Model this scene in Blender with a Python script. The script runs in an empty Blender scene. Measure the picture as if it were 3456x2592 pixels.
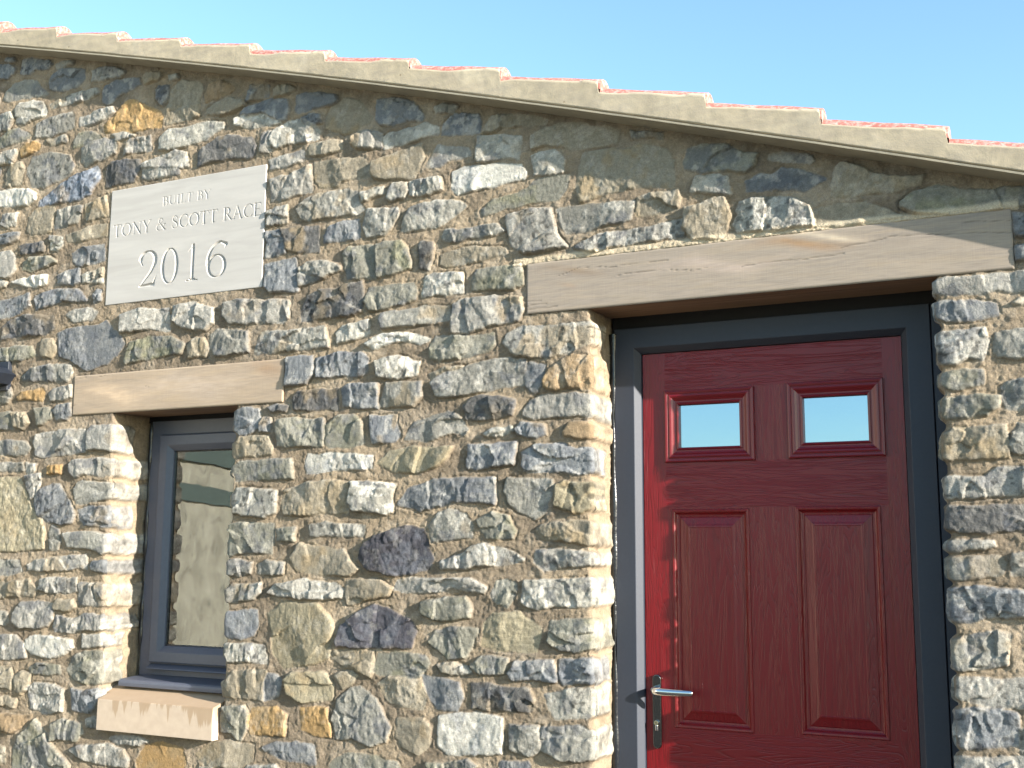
import bpy, bmesh, math, random
import numpy as np
from mathutils import Matrix, Vector

# ------------------------------------------------------------------ camera, sky, sun, exposure
scene = bpy.context.scene
COL = scene.collection
cam_d = bpy.data.cameras.new('camera'); cam = bpy.data.objects.new('camera', cam_d); COL.objects.link(cam)
cam_d.sensor_width = 36.0; cam_d.lens = 3800.0/3456*36
cam_d.clip_start = 0.05; cam_d.clip_end = 2000
Rr = ((0.90147331, 0.43279086, 0.00615947), (-0.05838885, 0.13569575, -0.98902852), (-0.42887832, 0.89122317, 0.14759626))
M = Matrix(((Rr[0][0], -Rr[1][0], -Rr[2][0], 0), (Rr[0][1], -Rr[1][1], -Rr[2][1], -3.475),
            (Rr[0][2], -Rr[1][2], -Rr[2][2], 1.5), (0, 0, 0, 1)))
cam.matrix_world = M
scene.camera = cam

SUN = Vector((4.0, -1.0, 1.27)).normalized()
world = bpy.data.worlds.new("World"); scene.world = world; world.use_nodes = True
wn = world.node_tree; bg = wn.nodes['Background']
sky = wn.nodes.new('ShaderNodeTexSky'); sky.sky_type = 'NISHITA'; sky.sun_disc = False
sky.sun_elevation = math.asin(SUN.z); sky.sun_rotation = math.atan2(SUN.x, SUN.y)
sky.air_density = 1.0; sky.dust_density = 0.6; sky.ozone_density = 1.6; sky.altitude = 0
tint = wn.nodes.new('ShaderNodeMix'); tint.data_type = 'RGBA'; tint.blend_type = 'MULTIPLY'; tint.inputs[0].default_value = 1
tint.inputs[7].default_value = (.89, 1.03, 1.05, 1)      # the camera's cool white balance
wn.links.new(sky.outputs[0], tint.inputs[6]); wn.links.new(tint.outputs[2], bg.inputs['Color']); bg.inputs['Strength'].default_value = 0.118
sd = bpy.data.lights.new('sun', 'SUN'); sd.energy = 5.0; sd.angle = math.radians(0.53); sd.color = (1.0, 0.93, 0.84)
sun = bpy.data.objects.new('sun', sd); COL.objects.link(sun)
sun.rotation_euler = SUN.to_track_quat('Z', 'Y').to_euler(); sun.location = (3, -3, 6)
vs = scene.view_settings; vs.view_transform = 'Standard'; vs.look = 'None'; vs.exposure = 1.72; vs.gamma = 1
scene.cycles.max_bounces = 8

random.seed(5)
# ------------------------------------------------------------------ helpers
def tag(o, label=None, cat=None, group=None, kind=None):
    if label: o['label'] = label
    if cat: o['category'] = cat
    if group: o['group'] = group
    if kind: o['kind'] = kind
    return o
def empty(name, loc=(0, 0, 0)):
    o = bpy.data.objects.new(name, None); COL.objects.link(o); o.location = loc; return o
def link(name, me, mats, parent=None, smooth=False):
    o = bpy.data.objects.new(name, me); COL.objects.link(o)
    for m in (mats if isinstance(mats, (list, tuple)) else [mats]): me.materials.append(m)
    if smooth: me.polygons.foreach_set('use_smooth', [True]*len(me.polygons))
    if parent:
        o.parent = parent
        if parent.type == 'EMPTY' or True:
            o.matrix_parent_inverse = parent.matrix_world.inverted() if False else Matrix.Translation(-parent.matrix_world.translation)
    return o
def lin(c):
    return tuple(((v/255)/12.92 if v/255 <= .04045 else ((v/255+.055)/1.055)**2.4) for v in c)
def obj(name, bm, mats, parent=None, smooth=False):
    bmesh.ops.recalc_face_normals(bm, faces=bm.faces)
    me = bpy.data.meshes.new(name); bm.to_mesh(me); bm.free()
    return link(name, me, mats, parent, smooth)
def add_box(bm, x0, x1, y0, y1, z0, z1, bev=0, seg=2, mi=0):
    vs_ = [bm.verts.new(p) for p in ((x0,y0,z0),(x1,y0,z0),(x1,y1,z0),(x0,y1,z0),(x0,y0,z1),(x1,y0,z1),(x1,y1,z1),(x0,y1,z1))]
    fs = [bm.faces.new([vs_[i] for i in f]) for f in ((3,2,1,0),(4,5,6,7),(0,1,5,4),(1,2,6,5),(2,3,7,6),(3,0,4,7))]
    for f in fs: f.material_index = mi
    if bev:
        es = list({e for f in fs for e in f.edges})
        bmesh.ops.bevel(bm, geom=es, offset=bev, segments=seg, affect='EDGES', profile=.6)
def add_prism(bm, poly, a, b, axis='x', mi=0):
    # poly: list of 2D points in the plane across axis
    def P(u, v, w): return {'x': (w, u, v), 'y': (u, w, v)}[axis]
    A = [bm.verts.new(P(u, v, a)) for u, v in poly]; B = [bm.verts.new(P(u, v, b)) for u, v in poly]
    n = len(poly)
    fs = [bm.faces.new(A[::-1]), bm.faces.new(B)] + [bm.faces.new((A[i], A[(i+1)%n], B[(i+1)%n], B[i])) for i in range(n)]
    for f in fs: f.material_index = mi
def ring_loft(bm, rect, prof, cap=False, mi=0, capmi=0, cornerround=False):
    """mitred moulding: rect (x0,x1,z0,z1), prof list of (inset, y)"""
    x0, x1, z0, z1 = rect; prev = None
    for ins, y in prof:
        cur = [bm.verts.new(p) for p in ((x0+ins,y,z0+ins),(x1-ins,y,z0+ins),(x1-ins,y,z1-ins),(x0+ins,y,z1-ins))]
        if prev:
            for i in range(4):
                f = bm.faces.new((prev[i], prev[(i+1)%4], cur[(i+1)%4], cur[i])); f.material_index = mi
        prev = cur
    if cap: f = bm.faces.new(prev); f.material_index = capmi
    return prev
def grid_mesh(name, V, ni, nj, keep=None, colors=None, extra=None):
    """V (ni*nj,3) vertices row-major [i,j]; faces where keep[i,j] (ni-1,nj-1)"""
    idx = np.arange(ni*nj, dtype=np.int32).reshape(ni, nj)
    q = np.stack([idx[:-1,:-1], idx[:-1,1:], idx[1:,1:], idx[1:,:-1]], -1)
    q = q.reshape(-1,4) if keep is None else q[keep]
    used = np.zeros(ni*nj, bool); used[q.ravel()] = True
    remap = np.cumsum(used)-1; q = remap[q].astype(np.int32); Vu = V[used]
    me = bpy.data.meshes.new(name)
    me.vertices.add(len(Vu)); me.vertices.foreach_set('co', Vu.astype(np.float32).ravel())
    me.loops.add(q.size); me.loops.foreach_set('vertex_index', q.ravel())
    me.polygons.add(len(q)); me.polygons.foreach_set('loop_start', np.arange(0, q.size, 4, dtype=np.int32))
    me.polygons.foreach_set('use_smooth', np.ones(len(q), bool))
    if colors is not None:
        ca = me.color_attributes.new('Col', 'FLOAT_COLOR', 'POINT')
        c = np.ones((len(Vu), 4), np.float32); c[:, :colors.shape[1]] = colors[used]
        ca.data.foreach_set('color', c.ravel())
    me.update(calc_edges=True); me.validate()
    return me
RT = np.random.RandomState(11).rand(512, 512).astype(np.float32)
def vn(x, z, s, seed=0):
    u = x*s + seed*17.31 + 1000; v = z*s + seed*7.77 + 1000
    i = np.floor(u).astype(np.int64); j = np.floor(v).astype(np.int64)
    fu = (u-i); fv = (v-j); fu = fu*fu*(3-2*fu); fv = fv*fv*(3-2*fv)
    a = RT[i & 511, j & 511]; b = RT[(i+1) & 511, j & 511]; c = RT[i & 511, (j+1) & 511]; d = RT[(i+1) & 511, (j+1) & 511]
    return (a*(1-fu)+b*fu)*(1-fv)+(c*(1-fu)+d*fu)*fv*1.0 - .5
def fbm(x, z, s, seed=0, o=3, g=.5):
    r = 0; a = 1
    for k in range(o):
        r = r + a*vn(x, z, s*(2.07**k), seed+k*3); a *= g
    return r
def sstep(a, b, x):
    t = np.clip((x-a)/(b-a), 0, 1); return t*t*(3-2*t)

# ------------------------------------------------------------------ materials
def new_mat(name):
    m = bpy.data.materials.new(name); m.use_nodes = True; nt = m.node_tree
    return m, nt, nt.nodes['Principled BSDF']
def N(nt, t, **kw):
    n = nt.nodes.new(t)
    for k, v in kw.items(): setattr(n, k, v)
    return n
def objco(nt, scale=(1, 1, 1), rot=(0, 0, 0)):
    tc = N(nt, 'ShaderNodeTexCoord'); mp = N(nt, 'ShaderNodeMapping')
    mp.inputs['Scale'].default_value = scale; mp.inputs['Rotation'].default_value = rot
    nt.links.new(tc.outputs['Object'], mp.inputs['Vector']); return mp.outputs[0]
def noise(nt, vec, scale, detail=4, rough=.55, dist=0):
    n = N(nt, 'ShaderNodeTexNoise'); n.inputs['Scale'].default_value = scale; n.inputs['Detail'].default_value = detail
    n.inputs['Roughness'].default_value = rough; n.inputs['Distortion'].default_value = dist
    nt.links.new(vec, n.inputs['Vector']); return n.outputs['Fac']
def ramp(nt, fac, stops):
    r = N(nt, 'ShaderNodeValToRGB'); cr = r.color_ramp
    while len(cr.elements) < len(stops): cr.elements.new(.5)
    for e, (p, c) in zip(cr.elements, stops):
        e.position = p; e.color = (*c, 1) if len(c) == 3 else c
    nt.links.new(fac, r.inputs[0]); return r.outputs[0]
def mix(nt, a, b, fac, mode='MIX'):
    n = N(nt, 'ShaderNodeMix', data_type='RGBA', blend_type=mode)
    for sck, v in ((n.inputs[6], a), (n.inputs[7], b)):
        if isinstance(v, tuple): sck.default_value = (*v, 1) if len(v) == 3 else v
        else: nt.links.new(v, sck)
    if isinstance(fac, (int, float)): n.inputs[0].default_value = fac
    else: nt.links.new(fac, n.inputs[0])
    return n.outputs[2]
def math_(nt, op, a, b=None, c=None):
    n = N(nt, 'ShaderNodeMath', operation=op)
    for i, v in enumerate((a, b, c)):
        if v is None: continue
        if isinstance(v, (int, float)): n.inputs[i].default_value = v
        else: nt.links.new(v, n.inputs[i])
    return n.outputs[0]
def bump(nt, h, strength, dist, prev=None):
    n = N(nt, 'ShaderNodeBump'); n.inputs['Strength'].default_value = strength; n.inputs['Distance'].default_value = dist
    nt.links.new(h, n.inputs['Height'])
    if prev is not None: nt.links.new(prev, n.inputs['Normal'])
    return n.outputs[0]
def simple(name, rgb, rough=.5, metal=0, nscale=None, amp=.15, bscale=None, bdist=.001, spec=.5, bstr=.6):
    m, nt, b = new_mat(name); c = lin(rgb)
    b.inputs['Roughness'].default_value = rough; b.inputs['Metallic'].default_value = metal
    b.inputs['Specular IOR Level'].default_value = spec
    if nscale:
        v = objco(nt); f = noise(nt, v, nscale, 5)
        nt.links.new(ramp(nt, f, [(.3, tuple(x*(1-amp) for x in c)), (.7, tuple(min(1, x*(1+amp)) for x in c))]), b.inputs['Base Color'])
    else: b.inputs['Base Color'].default_value = (*c, 1)
    if bscale:
        v = objco(nt); nt.links.new(bump(nt, noise(nt, v, bscale, 4), bstr, bdist), b.inputs['Normal'])
    return m

def wall_mat():
    m, nt, b = new_mat('rubble_stone_and_mortar')
    at = N(nt, 'ShaderNodeAttribute', attribute_name='Col')
    v = objco(nt); vz = objco(nt, (1, 1, .75))
    f1 = noise(nt, v, 85, 8, .7); f2 = noise(nt, v, 260, 4, .6)
    g = ramp(nt, f1, [(.28, (.80, .80, .81)), (.5, (1, 1, 1)), (.72, (1.19, 1.18, 1.16))])
    c = mix(nt, at.outputs['Color'], g, 1.0, 'MULTIPLY')
    g2 = ramp(nt, f2, [(.3, (.72, .72, .72)), (.7, (1.22, 1.22, 1.22))])
    c = mix(nt, c, g2, .8, 'MULTIPLY')
    nt.links.new(c, b.inputs['Base Color'])
    b.inputs['Roughness'].default_value = .9; b.inputs['Specular IOR Level'].default_value = .25
    st = at.outputs['Alpha']
    # mortar: sandy grit; stone: coarse chisel grain
    hs = math_(nt, 'MULTIPLY', noise(nt, vz, 55, 8, .6, .6), math_(nt, 'MULTIPLY', st, 1.0))
    hm = math_(nt, 'MULTIPLY', noise(nt, v, 190, 5, .7), math_(nt, 'SUBTRACT', 1.0, st))
    n1 = bump(nt, hs, .85, .0072)
    n2 = bump(nt, hm, .9, .0055, n1)
    n3 = bump(nt, f2, .5, .0015, n2)
    nt.links.new(n3, b.inputs['Normal'])
    return m
M_WALL = wall_mat()

def oak_mat():
    m, nt, b = new_mat('weathered_oak')
    at = N(nt, 'ShaderNodeAttribute', attribute_name='Col')
    v = objco(nt, (1.2, 5, 14)); vf = objco(nt, (6, 30, 110)); vv = objco(nt, (160, 60, 4))
    f = noise(nt, v, 2.2, 6, .6, 1.6); g = noise(nt, vf, 3, 5, .6, .5); saw = noise(nt, vv, 3, 3, .6)
    c = mix(nt, at.outputs['Color'], ramp(nt, f, [(.25, (.84, .85, .88)), (.5, (1, 1, 1)), (.75, (1.08, 1.05, .98))]), 1.0, 'MULTIPLY')
    c = mix(nt, c, ramp(nt, g, [(.35, (.90, .89, .88)), (.62, (1.05, 1.05, 1.05))]), .9, 'MULTIPLY')
    c = mix(nt, c, ramp(nt, saw, [(.35, (.95, .95, .96)), (.65, (1.04, 1.04, 1.03))]), .9, 'MULTIPLY')
    nt.links.new(c, b.inputs['Base Color']); b.inputs['Roughness'].default_value = .8; b.inputs['Specular IOR Level'].default_value = .2
    n1 = bump(nt, g, .5, .0009); n2 = bump(nt, saw, .35, .0003, n1)
    nt.links.new(n2, b.inputs['Normal']); return m
M_OAK = oak_mat()

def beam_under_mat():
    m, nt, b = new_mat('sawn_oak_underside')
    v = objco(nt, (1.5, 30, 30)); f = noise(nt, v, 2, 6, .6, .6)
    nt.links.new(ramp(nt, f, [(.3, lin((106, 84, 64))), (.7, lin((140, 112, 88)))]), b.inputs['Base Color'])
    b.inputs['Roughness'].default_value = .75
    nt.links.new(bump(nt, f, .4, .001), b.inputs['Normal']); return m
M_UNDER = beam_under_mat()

def door_mat(name, vertical=True):
    m, nt, b = new_mat(name)
    sc = (20, 20, 1.6) if vertical else (1.6, 20, 22)
    v = objco(nt, sc); f = noise(nt, v, 1.0, 2, .5, 1.2)
    w = math_(nt, 'SINE', math_(nt, 'MULTIPLY', f, 95.0))
    lines = math_(nt, 'POWER', math_(nt, 'MULTIPLY_ADD', w, .5, .5), 5.0)
    vp = objco(nt, (700, 1, 60) if vertical else (60, 1, 700)); pores = noise(nt, vp, 1, 3)
    nt.links.new(mix(nt, lin((108, 10, 17)), lin((97, 9, 15)), lines), b.inputs['Base Color'])
    b.inputs['Roughness'].default_value = .34; b.inputs['Specular IOR Level'].default_value = .45
    n1 = bump(nt, lines, .8, -.00045); n2 = bump(nt, pores, .45, .0003, n1)
    nt.links.new(n2, b.inputs['Normal']); return m
M_DV = door_mat('red_woodgrain_vertical', True); M_DH = door_mat('red_woodgrain_horizontal', False)
M_TRIM = simple('red_smooth_moulding', (104, 15, 22), .30, bscale=350, bdist=.0002)
M_FRAME = simple('anthracite_plastic_frame', (38, 44, 55), .58, nscale=90, amp=.06, bscale=420, bdist=.0004)
M_WFRAME = simple('grey_foiled_window_plastic', (76, 80, 92), .45, nscale=60, amp=.05, bscale=420, bdist=.0003)
M_SEAL = simple('black_silicone', (26, 28, 32), .25, bscale=60, bdist=.003)
M_DARK = simple('dark_gap', (14, 14, 15), .9, nscale=40)
M_CHROME = simple('polished_chrome', (205, 205, 205), .09, metal=1, bscale=25, bdist=.0002, bstr=.2)
M_PLATE = simple('chrome_dark_reflection', (118, 118, 116), .12, metal=1, bscale=25, bdist=.0002, bstr=.2)  # chrome darkened in colour to imitate dark surroundings mirrored in the backplate
M_KEY = simple('keyhole_black', (10, 10, 10), .6, nscale=50)

def glass_mat(name, tint, mirror):
    m, nt, b = new_mat(name); nt.nodes.remove(b)
    out = [n for n in nt.nodes if n.type == 'OUTPUT_MATERIAL'][0]
    gl = N(nt, 'ShaderNodeBsdfGlossy'); gl.inputs['Roughness'].default_value = .015; gl.inputs['Color'].default_value = (*tint, 1)
    if mirror:   # back-silvered privacy glass: strong reflection over a dark body
        df = N(nt, 'ShaderNodeBsdfDiffuse'); df.inputs['Color'].default_value = (.05, .1, .11, 1); fac = mirror
        a = df
    else:
        a = N(nt, 'ShaderNodeBsdfTransparent'); a.inputs['Color'].default_value = (.88, .93, .90, 1)
    mx = N(nt, 'ShaderNodeMixShader')
    if mirror: mx.inputs[0].default_value = mirror
    else:
        lw = N(nt, 'ShaderNodeFresnel'); lw.inputs['IOR'].default_value = 2.0
        nt.links.new(lw.outputs[0], mx.inputs[0])
    nt.links.new(a.outputs[0], mx.inputs[1]); nt.links.new(gl.outputs[0], mx.inputs[2]); nt.links.new(mx.outputs[0], out.inputs[0])
    v = objco(nt); bp = bump(nt, noise(nt, v, 6, 2), .12, .002); nt.links.new(bp, gl.inputs['Normal'])
    return m
M_GLASS = glass_mat('clear_double_glazing', (.9, .95, .95), 0)
M_DGLASS = glass_mat('reflective_door_glass', (.41, .53, .62), .8)

def mortar_mat():
    m, nt, b = new_mat('verge_cement')
    v = objco(nt); f = noise(nt, v, 5, 6, .6, .4); f2 = noise(nt, v, 240, 4, .6); f3 = noise(nt, objco(nt, (1.2, 1, 5)), 9, 4)
    c = ramp(nt, f, [(.3, lin((148, 138, 119))), (.55, lin((162, 151, 131))), (.75, lin((173, 163, 143)))])
    c = mix(nt, c, ramp(nt, f3, [(.35, (.86, .86, .88)), (.6, (1.04, 1.03, 1.0))]), .8, 'MULTIPLY')
    # small pinholes
    vo = N(nt, 'ShaderNodeTexVoronoi'); vo.inputs['Scale'].default_value = 14; nt.links.new(v, vo.inputs['Vector'])
    pin = ramp(nt, vo.outputs['Distance'], [(.03, (.45, .4, .33)), (.07, (1, 1, 1))])
    c = mix(nt, c, pin, .8, 'MULTIPLY')
    nt.links.new(c, b.inputs['Base Color']); b.inputs['Roughness'].default_value = .92; b.inputs['Specular IOR Level'].default_value = .2
    nt.links.new(bump(nt, f2, .5, .001, bump(nt, f, .6, .006)), b.inputs['Normal']); return m
M_CEM = mortar_mat()
M_BOARD = simple('undercloak_board', (146, 138, 120), .9, nscale=12, amp=.12, bscale=150, bdist=.001)
def tile_mat():
    m, nt, b = new_mat('clay_pantile')
    v = objco(nt); f = noise(nt, v, 9, 5); f2 = noise(nt, v, 70, 6, .7)
    c = ramp(nt, f, [(.3, lin((138, 82, 72))), (.7, lin((152, 96, 84)))])
    c = mix(nt, c, lin((180, 160, 150)), ramp(nt, f2, [(.45, (0, 0, 0)), (.66, (.8, .8, .8))]))
    nt.links.new(c, b.inputs['Base Color']); b.inputs['Roughness'].default_value = .8
    nt.links.new(bump(nt, f2, .5, .002), b.inputs['Normal']); return m
M_TILE = tile_mat()
def plaque_mat():
    m, nt, b = new_mat('pale_cut_stone')
    v = objco(nt, (1, 1, 9)); f = noise(nt, v, 2.2, 5, .6, 1.0); v2 = objco(nt); f2 = noise(nt, v2, 110, 4)
    c = ramp(nt, f, [(.3, lin((160, 156, 150))), (.6, lin((171, 167, 161))), (.8, lin((178, 173, 164)))])
    vo = N(nt, 'ShaderNodeTexVoronoi'); vo.inputs['Scale'].default_value = 30; nt.links.new(v2, vo.inputs['Vector'])
    c = mix(nt, c, ramp(nt, vo.outputs['Distance'], [(.025, (.8, .78, .74)), (.06, (1, 1, 1))]), .8, 'MULTIPLY')
    nt.links.new(c, b.inputs['Base Color']); b.inputs['Roughness'].default_value = .85; b.inputs['Specular IOR Level'].default_value = .2
    nt.links.new(bump(nt, f2, .3, .0004), b.inputs['Normal']); return m
M_PLAQ = plaque_mat()
def sill_mat():
    m, nt, b = new_mat('sandstone_with_water_stains')
    v = objco(nt); f = noise(nt, v, 30, 5); tc = N(nt, 'ShaderNodeTexCoord'); sp = N(nt, 'ShaderNodeSeparateXYZ')
    nt.links.new(tc.outputs['Object'], sp.inputs[0])
    base = ramp(nt, f, [(.3, lin((172, 154, 134))), (.7, lin((182, 164, 144)))])
    # streaks: damp runs whose length changes with x; runs start at the top arris (z .914)
    vs1 = objco(nt, (1, 1, .02)); s1 = noise(nt, vs1, 34, 3, .6); s2 = noise(nt, vs1, 9, 2, .5)
    ln = math_(nt, 'MULTIPLY_ADD', s2, .34, math_(nt, 'MULTIPLY_ADD', s1, .30, -.305))   # run length
    dz = math_(nt, 'SUBTRACT', .914, sp.outputs['Z'])
    wet = math_(nt, 'SMOOTH_MIN', 1.0, math_(nt, 'MULTIPLY', math_(nt, 'SUBTRACT', ln, dz), 75.0), .1)
    wet = math_(nt, 'MAXIMUM', math_(nt, 'GREATER_THAN', sp.outputs['Z'], .9143), wet)
    c = mix(nt, base, lin((140, 114, 82)), math_(nt, 'MULTIPLY', wet, .6))
    nt.links.new(c, b.inputs['Base Color']); b.inputs['Roughness'].default_value = .8
    nt.links.new(bump(nt, noise(nt, v, 300, 4), .4, .0006), b.inputs['Normal']); return m
M_SILL = sill_mat()
def blind_mat():
    m, nt, b = new_mat('stained_plaster')
    v = objco(nt, (1, 1, .6)); f = noise(nt, v, 7, 6, .6, .8); f2 = noise(nt, objco(nt, (1, 1, .25)), 16, 4, .6, 1.5)
    c = ramp(nt, f, [(.25, lin((158, 152, 136))), (.5, lin((206, 198, 178))), (.75, lin((228, 220, 200)))])
    c = mix(nt, c, lin((120, 126, 118)), ramp(nt, f2, [(.62, (0, 0, 0)), (.70, (.7, .7, .7))]))
    nt.links.new(c, b.inputs['Base Color']); b.inputs['Roughness'].default_value = .9; return m
M_PLASTER = blind_mat()
M_GREEN = simple('grey_green_board', (104, 118, 112), .8, nscale=14, amp=.1)
M_LAMP = simple('dark_blue_black_enamel', (24, 30, 40), .55, nscale=20)
M_SHELL = simple('rough_render', (165, 152, 130), .95, nscale=6, amp=.2, bscale=90, bdist=.003)
def ground_mat():
    m, nt, b = new_mat('gravel_yard')
    v = objco(nt); f = noise(nt, v, 40, 5); f2 = noise(nt, v, .6, 4)
    c = ramp(nt, f, [(.3, lin((46, 44, 41))), (.7, lin((70, 67, 61)))])
    c = mix(nt, c, ramp(nt, f2, [(.3, (.8, .8, .8)), (.7, (1.1, 1.1, 1.1))]), 1, 'MULTIPLY')
    nt.links.new(c, b.inputs['Base Color']); b.inputs['Roughness'].default_value = .95
    nt.links.new(bump(nt, f, .8, .01), b.inputs['Normal']); return m
M_GROUND = ground_mat()

# ------------------------------------------------------------------ setting: ground
bm = bmesh.new()
NR = 48; c0 = bm.verts.new((0, 0, 0)); rings = []
for r in (2, 5, 12, 40, 150, 700):
    rings.append([bm.verts.new((r*math.cos(2*math.pi*i/NR), r*math.sin(2*math.pi*i/NR), 0)) for i in range(NR)])
for i in range(NR):
    bm.faces.new((c0, rings[0][i], rings[0][(i+1)%NR]))
    for a, b_ in zip(rings, rings[1:]): bm.faces.new((a[i], b_[i], b_[(i+1)%NR], a[(i+1)%NR]))
tag(obj('ground', bm, M_GROUND), kind='structure')

# ------------------------------------------------------------------ the building
house = empty('stone_building', (-2.4, 0, 0))
tag(house, 'rubble stone building with red door, small grey window and pantiled verge', 'building')
bpy.context.view_layer.update()

# opening dimensions
DL, DR, DT = -1.375, -.285, 2.316        # door opening
WL, WR, WB, WT = -3.500, -2.882, .90, 2.062   # window opening
DLIN = (-1.617, -.065, 2.316, 2.496); WLIN = (-3.743, -2.643, 2.062, 2.231)
PLQ = (-3.593, -2.767, 2.526, 3.030)
SILLF = (-3.470, -2.889, .795, .914)
def qv(x): return -0.00788782*x*x - 0.32248049*x + 2.55661043      # verge underside line

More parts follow.
